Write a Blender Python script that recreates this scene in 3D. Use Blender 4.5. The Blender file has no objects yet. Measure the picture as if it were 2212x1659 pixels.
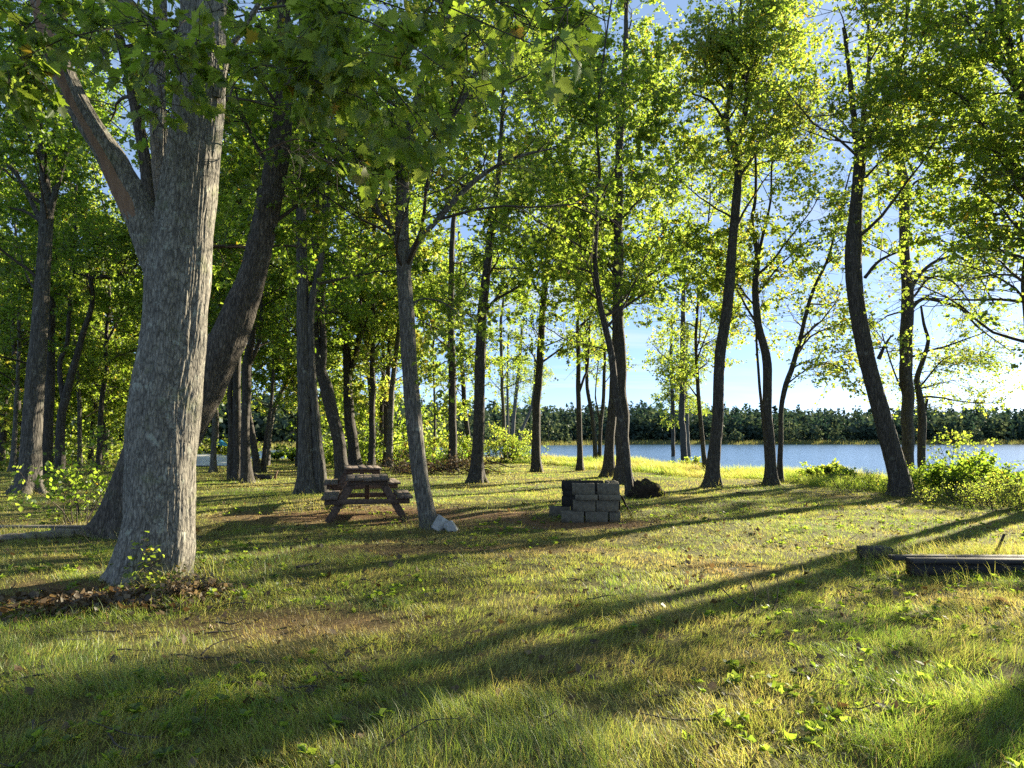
import bpy, math
import numpy as np
from mathutils import Vector
D = bpy.data
sc = bpy.context.scene
# ------------------------------------------------------------------ camera, sky, sun, exposure
EYE = 1.5; F = 1536.0; PITCH = math.atan(115.5 / F)          # F: focal length in pixels of a 2212 px wide picture
cam = D.cameras.new("camera"); cam.lens = 36 * F / 2212; cam.sensor_width = 36
cam.clip_start = 0.05; cam.clip_end = 6000
camo = D.objects.new("camera", cam); sc.collection.objects.link(camo)
camo.location = (0, 0, EYE); camo.rotation_euler = (math.pi / 2 + PITCH, 0, 0)
sc.camera = camo
SUN_AZ, SUN_EL = math.radians(47), math.radians(17.5)
S = np.array([math.sin(SUN_AZ) * math.cos(SUN_EL), math.cos(SUN_AZ) * math.cos(SUN_EL), math.sin(SUN_EL)])
sun = D.lights.new("sun", "SUN"); sun.energy = 5.0; sun.angle = math.radians(0.55); sun.color = (1.0, 0.88, 0.66)
suno = D.objects.new("sun", sun); sc.collection.objects.link(suno)
suno.rotation_euler = Vector(S).to_track_quat('Z', 'Y').to_euler(); suno.location = (30, 30, 40)
SKY_STRENGTH = 0.05
sc.view_settings.view_transform = 'Standard'; sc.view_settings.look = 'None'
sc.view_settings.exposure = 2.15; sc.view_settings.gamma = 1.0
w = D.worlds.new("World"); sc.world = w; w.use_nodes = True
nt = w.node_tree; N = nt.nodes; L = nt.links
for n in list(N): N.remove(n)
out = N.new("ShaderNodeOutputWorld"); bg = N.new("ShaderNodeBackground"); bg.inputs[1].default_value = SKY_STRENGTH
sky = N.new("ShaderNodeTexSky"); sky.sky_type = 'NISHITA'; sky.sun_disc = False
sky.sun_elevation = SUN_EL; sky.sun_rotation = SUN_AZ; sky.air_density = 0.40; sky.dust_density = 0.12; sky.ozone_density = 2.5
tc = N.new("ShaderNodeTexCoord"); sep = N.new("ShaderNodeSeparateXYZ"); L.new(tc.outputs['Generated'], sep.inputs[0])
def wmath(op, a, b):
    m = N.new("ShaderNodeMath"); m.operation = op
    for i, v in enumerate((a, b)):
        if isinstance(v, (int, float)): m.inputs[i].default_value = v
        else: L.new(v, m.inputs[i])
    return m.outputs[0]
zz = wmath('ADD', sep.outputs[2], 0.06)
cx = wmath('DIVIDE', sep.outputs[0], zz); cy = wmath('DIVIDE', sep.outputs[1], zz)
comb = N.new("ShaderNodeCombineXYZ"); L.new(cx, comb.inputs[0]); L.new(cy, comb.inputs[1])
mp = N.new("ShaderNodeMapping"); mp.inputs['Scale'].default_value = (0.35, 0.75, 1); mp.inputs['Rotation'].default_value = (0, 0, 0.25); L.new(comb.outputs[0], mp.inputs[0])
cn = N.new("ShaderNodeTexNoise"); cn.inputs['Scale'].default_value = 1.1; cn.inputs['Detail'].default_value = 7; cn.inputs['Roughness'].default_value = 0.6; cn.inputs['Distortion'].default_value = 0.6
L.new(mp.outputs[0], cn.inputs[0])
cr = N.new("ShaderNodeValToRGB"); cr.color_ramp.elements[0].position = 0.52; cr.color_ramp.elements[1].position = 0.72
cr.color_ramp.elements[1].color = (0.75, 0.75, 0.75, 1); L.new(cn.outputs[0], cr.inputs[0])
mx = N.new("ShaderNodeMix"); mx.data_type = 'RGBA'
veil = N.new("ShaderNodeMix"); veil.data_type = 'RGBA'; veil.inputs[0].default_value = .36; L.new(sky.outputs[0], veil.inputs[6]); veil.inputs[7].default_value = (3.3, 4.7, 6.6, 1)   # thin high cirrus
L.new(cr.outputs[0], mx.inputs[0]); L.new(veil.outputs[2], mx.inputs[6]); mx.inputs[7].default_value = (4.7, 4.95, 5.1, 1)
L.new(mx.outputs[2], bg.inputs[0]); L.new(bg.outputs[0], out.inputs[0])
sc.render.engine = 'CYCLES'
cy_ = sc.cycles; cy_.max_bounces = 8; cy_.diffuse_bounces = 4; cy_.glossy_bounces = 2; cy_.transmission_bounces = 4
cy_.use_denoising = False; cy_.sample_clamp_indirect = 6; cy_.caustics_reflective = False; cy_.caustics_refractive = False
# ------------------------------------------------------------------ helpers
def vnoise(x, y, z, seed=0):
    x = np.asarray(x, float); y = np.asarray(y, float) + 0 * x; z = np.asarray(z, float) + 0 * x
    xi, yi, zi = np.floor(x).astype(np.int64), np.floor(y).astype(np.int64), np.floor(z).astype(np.int64)
    fx, fy, fz = x - xi, y - yi, z - zi
    fx, fy, fz = [t * t * (3 - 2 * t) for t in (fx, fy, fz)]
    def h(a, b, c):
        n = (a * 374761393 + b * 668265263 + c * 2147483647 + seed * 974711) & 0xFFFFFFFF
        n = ((n ^ (n >> 13)) * 1274126177) & 0xFFFFFFFF
        n = ((n ^ (n >> 16)) * 2246822519) & 0xFFFFFFFF
        return ((n ^ (n >> 15)) & 0xFFFF) / 65535.0
    r = 0
    for a in (0, 1):
        wx = fx if a else 1 - fx
        for b in (0, 1):
            wy = fy if b else 1 - fy
            for c in (0, 1):
                r = r + wx * wy * (fz if c else 1 - fz) * h(xi + a, yi + b, zi + c)
    return r
def fbm(x, y, z=0.0, seed=0, oct=4):
    r = 0; a = 0.5
    for i in range(oct):
        r = r + a * vnoise(np.asarray(x) * 2 ** i, np.asarray(y) * 2 ** i, np.asarray(z) * 2 ** i, seed + i); a *= .5
    return r / (1 - .5 ** oct)
def norm(v): return v / np.maximum(np.linalg.norm(v, axis=-1, keepdims=True), 1e-9)
SHORE = np.array([(-400, 150), (-120, 92), (-60, 74), (-24, 58), (-8, 55), (3, 51), (11.5, 47), (12.5, 36), (16.5, 30), (19, 20), (23, 6), (40, -20), (200, -120)], float)
WATER_Z = -0.9
def shore_dist(X, Y):
    X = np.asarray(X, float); Y = np.asarray(Y, float)
    best = np.full(X.shape, 1e9); sgn = np.ones(X.shape)
    for a, b in zip(SHORE[:-1], SHORE[1:]):
        d = b - a; l2 = d @ d
        t = np.clip(((X - a[0]) * d[0] + (Y - a[1]) * d[1]) / l2, 0, 1)
        px, py = a[0] + t * d[0], a[1] + t * d[1]
        dd = np.hypot(X - px, Y - py)
        s = np.where(d[0] * (Y - a[1]) - d[1] * (X - a[0]) < 0, 1, -1)
        m = dd < best; best = np.where(m, dd, best); sgn = np.where(m, s, sgn)
    return best * sgn
def gz(X, Y):
    X = np.asarray(X, float); Y = np.asarray(Y, float)
    d = shore_dist(X, Y); t = np.clip(d / 6.5, -1.2, 1)
    s = np.where(t > 0, t * t * (3 - 2 * t), t * 0.8)
    und = (fbm(X * .25 + 7, Y * .25, 0, 3, 3) - .5) * .22 * np.clip((np.hypot(X, Y) - 1) / 12, 0.15, 1)
    fine = (fbm(X * 1.6, Y * 1.6, 0, 9, 2) - .5) * .05
    return np.where(d > 0, WATER_Z - .06 + (0.96) * s + (und + fine) * np.clip(d / 5, 0, 1), WATER_Z - .06 + s)
def ray(x, y):
    u, v = (x - 1106) / F, (829.5 - y) / F
    return np.array([u, math.cos(PITCH) - v * math.sin(PITCH), math.sin(PITCH) + v * math.cos(PITCH)])
def at(x, y, Y):
    r = ray(x, y); return np.array([0, 0, EYE]) + r * (Y / r[1])
def ground_at(x, y):
    r = ray(x, y); ts = np.geomspace(2, 90, 900); P = ts[:, None] * r
    below = (P[:, 2] + EYE) < gz(P[:, 0], P[:, 1])
    i = np.argmax(below) if below.any() else len(ts) - 1
    p = P[i] + [0, 0, EYE]; p[2] = gz(p[0], p[1]); return p
def link(o): sc.collection.objects.link(o); return o
def mk(name, V, faces, mat, parent=None, tint=None, smooth=False, midx=None, extra=None):
    me = D.meshes.new(name); V = np.ascontiguousarray(V, np.float32)
    if isinstance(faces, np.ndarray): faces = [faces]
    faces = [np.asarray(f, np.int32) for f in faces if len(f)]
    me.vertices.add(len(V)); me.vertices.foreach_set('co', V.ravel())
    li = np.concatenate([f.ravel() for f in faces]); tot = np.concatenate([np.full(len(f), f.shape[1], np.int32) for f in faces])
    st = np.concatenate([[0], np.cumsum(tot)[:-1]]).astype(np.int32)
    me.loops.add(len(li)); me.loops.foreach_set('vertex_index', li)
    me.polygons.add(len(tot)); me.polygons.foreach_set('loop_start', st)
    if smooth: me.polygons.foreach_set('use_smooth', np.ones(len(tot), bool))
    for m in (mat if isinstance(mat, (list, tuple)) else [mat]): me.materials.append(m)
    if midx is not None: me.polygons.foreach_set('material_index', np.asarray(midx, np.int32))
    me.update(calc_edges=True)
    if tint is not None:
        at_ = me.attributes.new('tint', 'FLOAT', 'POINT'); at_.data.foreach_set('value', np.ascontiguousarray(tint, np.float32))
    for k, v in (extra or {}).items():
        at_ = me.attributes.new(k, 'FLOAT', 'POINT'); at_.data.foreach_set('value', np.ascontiguousarray(v, np.float32))
    o = link(D.objects.new(name, me))
    if parent is not None: o.parent = parent
    return o
def tag(o, label=None, cat=None, group=None, kind=None):
    for k, v in (('label', label), ('category', cat), ('group', group), ('kind', kind)):
        if v: o[k] = v
    return o
def thing(name, label, cat, loc=(0, 0, 0), group=None, rotz=0):
    o = link(D.objects.new(name, None)); o.location = loc; o.rotation_euler = (0, 0, rotz); o.empty_display_size = .2
    return tag(o, label, cat, group)
# boxes and tubes collected into one mesh
class MB:
    def __init__(s): s.V = []; s.Fc = {}; s.n = 0
    def add(s, V, F_):
        V = np.asarray(V, float)
        for f in (F_ if isinstance(F_, list) else [F_]):
            f = np.asarray(f); s.Fc.setdefault(f.shape[1], []).append(f + s.n)
        s.V.append(V); s.n += len(V); return s
    def box(s, c, size, R=None, bev=0.0, rng=None, jit=0.0):
        hx, hy, hz = [v / 2 for v in size]; b = min(bev, hx * .45, hy * .45, hz * .45)
        if b <= 0: raise ValueError
        V = []; idx = {}
        for sx in (-1, 1):
            for sy in (-1, 1):
                for sz in (-1, 1):
                    for k in range(3):
                        p = [sx * (hx - b), sy * (hy - b), sz * (hz - b)]; p[k] = (sx, sy, sz)[k] * (hx, hy, hz)[k]
                        idx[sx, sy, sz, k] = len(V); V.append(p)
        F4, F3 = [], []
        for k in range(3):
            a, c_ = (k + 1) % 3, (k + 2) % 3
            for s_ in (-1, 1):
                q = []
                for (i, j) in ((-1, -1), (1, -1), (1, 1), (-1, 1)):
                    t = [0, 0, 0]; t[k] = s_; t[a] = i; t[c_] = j; q.append(idx[t[0], t[1], t[2], k])
                F4.append(q if s_ > 0 else q[::-1])
        for k in range(3):           # edges along axis k
            a, c_ = (k + 1) % 3, (k + 2) % 3
            for i in (-1, 1):
                for j in (-1, 1):
                    t0 = [0, 0, 0]; t0[a] = i; t0[c_] = j; t1 = list(t0); t0[k] = -1; t1[k] = 1
                    q = [idx[(*t0, a)], idx[(*t1, a)], idx[(*t1, c_)], idx[(*t0, c_)]]
                    F4.append(q if i * j < 0 else q[::-1])
        for sx in (-1, 1):
            for sy in (-1, 1):
                for sz in (-1, 1):
                    q = [idx[sx, sy, sz, k] for k in range(3)]; F3.append(q if sx * sy * sz > 0 else q[::-1])
        V = np.array(V)
        if rng is not None and jit: V = V + rng.normal(0, jit, V.shape)
        if R is not None: V = V @ np.asarray(R).T
        return s.add(V + np.asarray(c), [np.array(F4), np.array(F3)])
    def tube(s, P, R, k=8, cap=True):
        V, F_ = tubes(np.asarray(P, float)[None], np.asarray(R, float)[None], k)
        s.add(V, F_)
        if cap:
            n = len(P); base = s.n - n * k
            s.Fc.setdefault(k, []).append(np.array([[base + i for i in range(k)][::-1], [base + (n - 1) * k + i for i in range(k)]]))
        return s
    def build(s, name, mat, parent=None, smooth=False):
        return mk(name, np.concatenate(s.V), [np.concatenate(v) for v in s.Fc.values()], mat, parent, smooth=smooth)
def tubes(P, R, k):
    B, n, _ = P.shape
    T = np.gradient(P, axis=1) if n > 2 else np.repeat(P[:, 1:] - P[:, :1], 2, axis=1)
    T = norm(T); ref = np.zeros((B, 1, 3)); m = np.abs(norm(P[:, -1] - P[:, 0])[:, 1]) < .8
    ref[m, 0, 1] = 1; ref[~m, 0, 0] = 1
    u = norm(np.cross(T, ref)); v = np.cross(T, u)
    a = np.linspace(0, 2 * np.pi, k, endpoint=False)
    V = P[:, :, None] + R[:, :, None, None] * (np.cos(a)[:, None] * u[:, :, None] + np.sin(a)[:, None] * v[:, :, None])
    i = np.arange(B * n * k).reshape(B, n, k)
    j = np.roll(i, -1, axis=2)
    F_ = np.stack([i[:, :-1], j[:, :-1], j[:, 1:], i[:, 1:]], -1).reshape(-1, 4)
    return V.reshape(-1, 3), F_
def rotz(a): c, s = math.cos(a), math.sin(a); return np.array([[c, -s, 0], [s, c, 0], [0, 0, 1]])
def roty(a): c, s = math.cos(a), math.sin(a); return np.array([[c, 0, s], [0, 1, 0], [-s, 0, c]])
def rotx(a): c, s = math.cos(a), math.sin(a); return np.array([[1, 0, 0], [0, c, -s], [0, s, c]])
def catmull(P, step):
    P = np.asarray(P, float); Q = np.vstack([2 * P[0] - P[1], P, 2 * P[-1] - P[-2]]); outp = []
    for i in range(1, len(Q) - 2):
        n = max(2, int(np.linalg.norm(Q[i + 1, :3] - Q[i, :3]) / step)); t = np.linspace(0, 1, n, endpoint=False)[:, None]
        a, b, c, d = Q[i - 1], Q[i], Q[i + 1], Q[i + 2]
        outp.append(.5 * (2 * b + (c - a) * t + (2 * a - 5 * b + 4 * c - d) * t ** 2 + (3 * b - a - 3 * c + d) * t ** 3))
    outp.append(P[-1:]); return np.vstack(outp)
# ------------------------------------------------------------------ materials
def mat(name):
    m = D.materials.new(name); m.use_nodes = True; t = m.node_tree
    for n in list(t.nodes): t.nodes.remove(n)
    o = t.nodes.new("ShaderNodeOutputMaterial"); return m, t, o
def nn(t, typ, **kw):
    n = t.nodes.new(typ)
    for k, v in kw.items():
        if k.startswith('i_'):
            key = k[2:]; n.inputs[int(key) if key.isdigit() else key].default_value = v
        else: setattr(n, k, v)
    return n
def ramp(t, src, stops):
    r = t.nodes.new("ShaderNodeValToRGB"); e = r.color_ramp.elements
    while len(e) < len(stops): e.new(0.5)
    for x, (p, c) in zip(e, stops): x.position = p; x.color = (*c, 1)
    t.links.new(src, r.inputs[0]); return r.outputs[0]
def mixc(t, fac, a, b, mode='MIX'):
    m = t.nodes.new("ShaderNodeMix"); m.data_type = 'RGBA'; m.blend_type = mode
    for i, v in ((0, fac), (6, a), (7, b)):
        if isinstance(v, (int, float)): m.inputs[i].default_value = v
        elif isinstance(v, tuple): m.inputs[i].default_value = (*v, 1)
        else: t.links.new(v, m.inputs[i])
    return m.outputs[2]
def noise(t, scale, vec=None, detail=4, rough=.55, dist=0):
    n = nn(t, "ShaderNodeTexNoise"); n.inputs['Scale'].default_value = scale; n.inputs['Detail'].default_value = detail
    n.inputs['Roughness'].default_value = rough; n.inputs['Distortion'].default_value = dist
    if vec is not None: t.links.new(vec, n.inputs[0])
    return n.outputs[0]
def leaf_mat(name, stops, trans, tfac=.5, gloss=.05):
    m, t, o = mat(name); a = nn(t, "ShaderNodeAttribute", attribute_name='tint')
    c = ramp(t, a.outputs['Fac'], stops); c2 = ramp(t, a.outputs['Fac'], trans)
    d = nn(t, "ShaderNodeBsdfDiffuse"); tr = nn(t, "ShaderNodeBsdfTranslucent"); g = nn(t, "ShaderNodeBsdfGlossy"); g.inputs['Roughness'].default_value = .5
    g.inputs[0].default_value = (.8, .85, .8, 1)
    t.links.new(c, d.inputs[0]); t.links.new(c2, tr.inputs[0])
    s = nn(t, "ShaderNodeMixShader"); s.inputs[0].default_value = tfac; t.links.new(d.outputs[0], s.inputs[1]); t.links.new(tr.outputs[0], s.inputs[2])
    s2 = nn(t, "ShaderNodeMixShader"); s2.inputs[0].default_value = gloss; t.links.new(s.outputs[0], s2.inputs[1]); t.links.new(g.outputs[0], s2.inputs[2])
    t.links.new(s2.outputs[0], o.inputs[0]); return m
M_LEAF = leaf_mat("broad_leaf", [(0, (.028, .056, .012)), (.5, (.055, .095, .018)), (.85, (.09, .12, .02)), (1, (.16, .12, .02))],
                  [(0, (.20, .36, .018)), (.5, (.38, .53, .045)), (.85, (.50, .58, .09)), (1, (.6, .42, .04))], .6, .035)
M_GRASS = leaf_mat("grass_blade", [(0, (.22, .13, .055)), (.22, (.30, .23, .09)), (.5, (.23, .25, .06)), (.75, (.14, .21, .04)), (1, (.06, .12, .022))],
                   [(0, (.3, .17, .06)), (.22, (.58, .45, .14)), (.5, (.58, .60, .10)), (.75, (.42, .55, .065)), (1, (.20, .34, .035))], .5, .05)
M_NEEDLE = leaf_mat("needle_leaf", [(0, (.03, .055, .045)), (.5, (.055, .085, .058)), (1, (.12, .15, .06))],
                    [(0, (.02, .05, .03)), (.5, (.05, .085, .04)), (1, (.17, .2, .07))], .3, .02)
M_DEAD = leaf_mat("dead_leaf", [(0, (.045, .03, .018)), (.5, (.115, .075, .04)), (1, (.32, .23, .13))],
                  [(0, (.05, .03, .01)), (.5, (.15, .09, .03)), (1, (.4, .27, .1))], .35, .04)
def bark_mat(name, dark, mid, light, sc_=1.0, bump=.6, lichen=.5, moss=0.0, zs=2.2):
    m, t, o = mat(name); tcn = nn(t, "ShaderNodeTexCoord"); p = nn(t, "ShaderNodeBsdfPrincipled"); p.inputs['Roughness'].default_value = .92
    mpn = nn(t, "ShaderNodeMapping"); mpn.inputs['Scale'].default_value = (14 * sc_, 14 * sc_, zs * sc_); t.links.new(tcn.outputs['Object'], mpn.inputs[0])
    n1 = noise(t, 1.6, mpn.outputs[0], 6, .62, .8); v = nn(t, "ShaderNodeTexVoronoi", feature='DISTANCE_TO_EDGE'); v.inputs['Scale'].default_value = 1.7
    mv = nn(t, "ShaderNodeMix", data_type='VECTOR'); mv.inputs[0].default_value = .18
    nv = nn(t, "ShaderNodeTexNoise"); nv.inputs['Scale'].default_value = 2.0; t.links.new(mpn.outputs[0], nv.inputs[0])
    t.links.new(mpn.outputs[0], mv.inputs[4]); t.links.new(nv.outputs[1], mv.inputs[5]); t.links.new(mv.outputs[1], v.inputs[0])
    crack = ramp(t, v.outputs[0], [(0, (0, 0, 0)), (.16, (1, 1, 1))])
    c = ramp(t, n1, [(.28, dark), (.52, mid), (.78, light)])
    c = mixc(t, 1.0, c, mixc(t, .55, (1, 1, 1), crack), 'MULTIPLY')
    big = noise(t, 5.0 * sc_, tcn.outputs['Object'], 6, .7); lm = ramp(t, big, [(.58, (0, 0, 0)), (.66, (lichen,) * 3)])
    c = mixc(t, lm, c, (.34, .35, .28))
    if moss:
        b2 = noise(t, 3.0, tcn.outputs['Object'], 5, .7); mm = ramp(t, b2, [(.55, (0, 0, 0)), (.68, (moss,) * 3)]); c = mixc(t, mm, c, (.13, .16, .04))
    t.links.new(c, p.inputs['Base Color'])
    h = mixc(t, .5, n1, crack); b = nn(t, "ShaderNodeBump"); b.inputs['Strength'].default_value = bump; b.inputs['Distance'].default_value = .02
    t.links.new(h, b.inputs['Height']); t.links.new(b.outputs[0], p.inputs['Normal']); t.links.new(p.outputs[0], o.inputs[0]); return m
M_BARK = bark_mat("grey_bark", (.03, .027, .022), (.095, .086, .07), (.21, .19, .155), 1.0, .75, .35)
M_BARK2 = bark_mat("brown_bark", (.02, .017, .013), (.062, .053, .042), (.14, .12, .097), 1.2, .8, .25)
M_BARKP = bark_mat("pale_smooth_bark", (.05, .046, .038), (.13, .12, .10), (.27, .25, .21), 1.4, .5, .6)
M_BIGB = bark_mat("big_maple_bark", (.065, .058, .048), (.19, .174, .142), (.40, .37, .30), 1.5, .4, .75, .35, 4.2)
def simple(name, stops, scale=(1, 1, 1), nscale=6, rough=.85, bump=.3, detail=6, dist=0.01, spec=.3):
    m, t, o = mat(name); tcn = nn(t, "ShaderNodeTexCoord"); p = nn(t, "ShaderNodeBsdfPrincipled"); p.inputs['Roughness'].default_value = rough
    p.inputs['Specular IOR Level'].default_value = spec
    mpn = nn(t, "ShaderNodeMapping"); mpn.inputs['Scale'].default_value = scale; t.links.new(tcn.outputs['Object'], mpn.inputs[0])
    n1 = noise(t, nscale, mpn.outputs[0], detail, .62, .3); t.links.new(ramp(t, n1, stops), p.inputs['Base Color'])
    b = nn(t, "ShaderNodeBump"); b.inputs['Strength'].default_value = bump; b.inputs['Distance'].default_value = dist
    t.links.new(n1, b.inputs['Height']); t.links.new(b.outputs[0], p.inputs['Normal']); t.links.new(p.outputs[0], o.inputs[0]); return m
M_BAREWOOD = simple("bare_wood", [(.25, (.10, .055, .035)), (.5, (.21, .125, .075)), (.8, (.30, .20, .13))], (9, 9, 1.2), 1.5, .8, .5)
M_TABLE = simple("stained_wood", [(.3, (.05, .033, .025)), (.55, (.115, .078, .058)), (.8, (.20, .145, .115))], (16, 1.2, 16), 2.0, .8, .35)
M_TOPWOOD = simple("weathered_top", [(.3, (.05, .035, .028)), (.5, (.10, .075, .06)), (.75, (.25, .21, .18))], (22, 1.3, 12), 2.0, .75, .4)
M_TIMBER = simple("old_timber", [(.3, (.016, .014, .014)), (.6, (.05, .044, .042)), (.85, (.12, .11, .10))], (1.4, 16, 16), 2.0, .75, .5)
M_GREYWOOD = simple("grey_weathered_wood", [(.3, (.07, .06, .05)), (.55, (.19, .17, .14)), (.8, (.36, .33, .28))], (1.4, 14, 14), 2.0, .85, .5)
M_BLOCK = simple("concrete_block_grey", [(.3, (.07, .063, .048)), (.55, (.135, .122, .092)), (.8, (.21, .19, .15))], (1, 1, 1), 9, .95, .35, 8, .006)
M_DARKBLOCK = simple("dark_concrete", [(.3, (.012, .012, .011)), (.6, (.035, .033, .03)), (.85, (.09, .088, .08))], (1, 1, 1), 6, .95, .35, 8, .006)  # much darker concrete for the back and right wall blocks of the fire pit
M_STONE = simple("pale_stone", [(.3, (.25, .25, .24)), (.6, (.42, .42, .40)), (.8, (.55, .54, .51))], (1, 1, 1), 7, .9, .4)
M_STEEL = simple("rusty_steel", [(.3, (.02, .014, .011)), (.6, (.05, .033, .025)), (.85, (.10, .06, .04))], (1, 1, 1), 30, .7, .2)
M_SOIL = simple("dark_earth", [(.3, (.012, .009, .006)), (.6, (.035, .025, .016)), (.85, (.07, .05, .03))], (1, 1, 1), 12, 1, 1.0, 8, .05)
M_WHITE = simple("white_hull_paint", [(.3, (.62, .62, .6)), (.7, (.8, .8, .79))], (1, 1, 1), 3, .4, .02)
M_BLUE = simple("blue_canvas", [(.3, (.03, .22, .5)), (.7, (.05, .32, .62))], (1, 1, 1), 3, .7, .1)
M_TWIG = simple("twig_bark", [(.3, (.03, .024, .018)), (.6, (.075, .062, .05)), (.85, (.14, .125, .10))], (4, 4, 4), 5, .9, .2)
# lawn soil under the blades
m, t, o = mat("lawn_soil"); tcn = nn(t, "ShaderNodeTexCoord"); p = nn(t, "ShaderNodeBsdfPrincipled"); p.inputs['Roughness'].default_value = 1; p.inputs['Specular IOR Level'].default_value = .1
n1 = noise(t, 28, tcn.outputs['Object'], 8, .75); n2 = noise(t, .9, tcn.outputs['Object'], 5, .6)
c1 = ramp(t, n1, [(.3, (.035, .032, .012)), (.5, (.10, .095, .032)), (.7, (.21, .19, .075))])
ab = nn(t, "ShaderNodeAttribute", attribute_name='bare'); c3 = ramp(t, n1, [(.3, (.05, .03, .015)), (.5, (.15, .09, .045)), (.72, (.30, .20, .11))])
c2 = mixc(t, ab.outputs['Fac'], c1, c3); t.links.new(c2, p.inputs['Base Color'])
b = nn(t, "ShaderNodeBump"); b.inputs['Strength'].default_value = 1; b.inputs['Distance'].default_value = .03; t.links.new(n1, b.inputs['Height']); t.links.new(b.outputs[0], p.inputs['Normal'])
t.links.new(p.outputs[0], o.inputs[0]); M_LAWN = m
m, t, o = mat("lake_water"); tcn = nn(t, "ShaderNodeTexCoord"); p = nn(t, "ShaderNodeBsdfPrincipled"); p.inputs['Roughness'].default_value = .16; p.inputs['IOR'].default_value = 1.33
p.inputs['Base Color'].default_value = (.06, .13, .22, 1)
mpn = nn(t, "ShaderNodeMapping"); mpn.inputs['Scale'].default_value = (.55, 1.6, 1); mpn.inputs['Rotation'].default_value = (0, 0, .3); t.links.new(tcn.outputs['Object'], mpn.inputs[0])
wn = noise(t, 1.3, mpn.outputs[0], 5, .6, .4); b = nn(t, "ShaderNodeBump"); b.inputs['Strength'].default_value = .5; b.inputs['Distance'].default_value = .16
t.links.new(wn, b.inputs['Height']); t.links.new(b.outputs[0], p.inputs['Normal']); t.links.new(p.outputs[0], o.inputs[0]); M_WATER = m
# ------------------------------------------------------------------ ground, lake, far shore
def grid(xs, ys, zf, name, m, extra=None):
    X, Y = np.meshgrid(xs, ys); Z = zf(X, Y); V = np.stack([X, Y, Z], -1).reshape(-1, 3)
    i = np.arange(X.size).reshape(X.shape); f = np.stack([i[:-1, :-1], i[:-1, 1:], i[1:, 1:], i[1:, :-1]], -1).reshape(-1, 4)
    return tag(mk(name, V, f, m, smooth=True, extra=extra(X.ravel(), Y.ravel()) if extra else None), kind='structure')
TABLE_P = ground_at(797, 1122); FIRE_P = ground_at(1290, 1118)
def bare_mask(X, Y):
    a = np.zeros(np.shape(X))
    for (cx_, cy_p, rx, ry, am) in ((TABLE_P[0] + .6, TABLE_P[1] + .4, 3.6, 1.5, .9), (FIRE_P[0] - 1.0, FIRE_P[1] - 1.0, 2.4, .8, 1.0), (-1.0, 9.6, 2.6, .5, .5), (-3.8, 7.2, 1.2, .8, .8), (-1.9, 5.9, 1.2, .5, .55)):
        d = ((X - cx_) / rx) ** 2 + ((Y - cy_p) / ry) ** 2; a = np.maximum(a, am * np.clip(1.35 - d, 0, 1))
    nz = fbm(X * 1.3, Y * 1.3, 0, 21, 4)
    return np.clip(a * (0.35 + 1.3 * nz), 0, 1) * np.clip((nz - .25) * 4, 0, 1)
xs = np.concatenate([-np.geomspace(400, 12, 40), np.linspace(-11.8, 11.8, 150), np.geomspace(12, 400, 60)])
ys = np.concatenate([np.linspace(-40, 1.5, 14), np.linspace(1.8, 26, 180), np.linspace(26.3, 62, 80), np.geomspace(63, 160, 20)])
grid(xs, ys, gz, "ground", M_LAWN, lambda X, Y: {'bare': bare_mask(X, Y)})
grid(np.array([-3000, -400, 0, 400, 3000.]), np.array([-60, 60, 300, 3000.]), lambda X, Y: 0 * X + WATER_Z, "lake_water", M_WATER)
def far_y(X): return np.interp(X, [-400, -120, -70, -45, -20, 5, 40, 120, 400], [120, 112, 118, 135, 172, 215, 238, 242, 228])
def far_z(X, Y):
    d = Y - far_y(X); return WATER_Z - .5 + .8 * np.clip(d / 4, 0, 1) + 5.5 * np.clip((d - 18) / 90, 0, 1) ** 1.0 + 40 * np.clip((d - 150) / 2000, 0, 1)
M_FAR = simple("far_shore_ground", [(.3, (.03, .04, .015)), (.6, (.07, .08, .03))], (1, 1, 1), .5, 1, .2)
grid(np.linspace(-450, 450, 120), np.concatenate([np.linspace(100, 420, 90), [900, 2600]]), far_z, "far_shore", M_FAR)
# ------------------------------------------------------------------ grass
def inside(poly, x, y):
    r = np.zeros(np.shape(x), bool); n = len(poly)
    for i in range(n):
        (x0, y0), (x1, y1) = poly[i], poly[(i + 1) % n]
        c = ((y0 > y) != (y1 > y)) & (x < (x1 - x0) * (y - y0) / (y1 - y0 + 1e-12) + x0); r ^= c
    return r
def blades(name, label, cat, P, h, wd, lean, tint, seg2, m=M_GRASS, rng=None, bend=.5):
    n = len(P); az = rng.uniform(0, 2 * np.pi, n); side = np.stack([np.cos(az), np.sin(az), 0 * az], -1)
    up = norm(np.stack([lean[:, 0], lean[:, 1], np.ones(n)], -1)); ld = np.stack([lean[:, 0], lean[:, 1], 0 * az], -1)
    b0, b1 = P - side * wd[:, None] * .5, P + side * wd[:, None] * .5
    tip = P + up * h[:, None] + ld * (bend * h)[:, None] * .8 - np.stack([0 * az, 0 * az, bend * .3 * h * np.linalg.norm(lean, axis=1)], -1)
    sel = seg2; V = [b0, b1, tip]; i = np.arange(n)
    mid = P + up * h[:, None] * .55 + ld * (bend * h)[:, None] * .15
    V = np.concatenate([b0, b1, mid - side * wd[:, None] * .42, mid + side * wd[:, None] * .42, tip])
    F4 = np.stack([i, i + n, i + 3 * n, i + 2 * n], -1)[sel]; F3a = np.stack([i + 2 * n, i + 3 * n, i + 4 * n], -1)[sel]
    F3b = np.stack([i, i + n, i + 4 * n], -1)[~sel]
    o = mk(name, V, [F4, F3a, F3b] if len(F3b) else [F4, F3a], m, tint=np.tile(tint, 5))
    return tag(o, label, cat, kind='stuff')
rng = np.random.default_rng(5)
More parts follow.
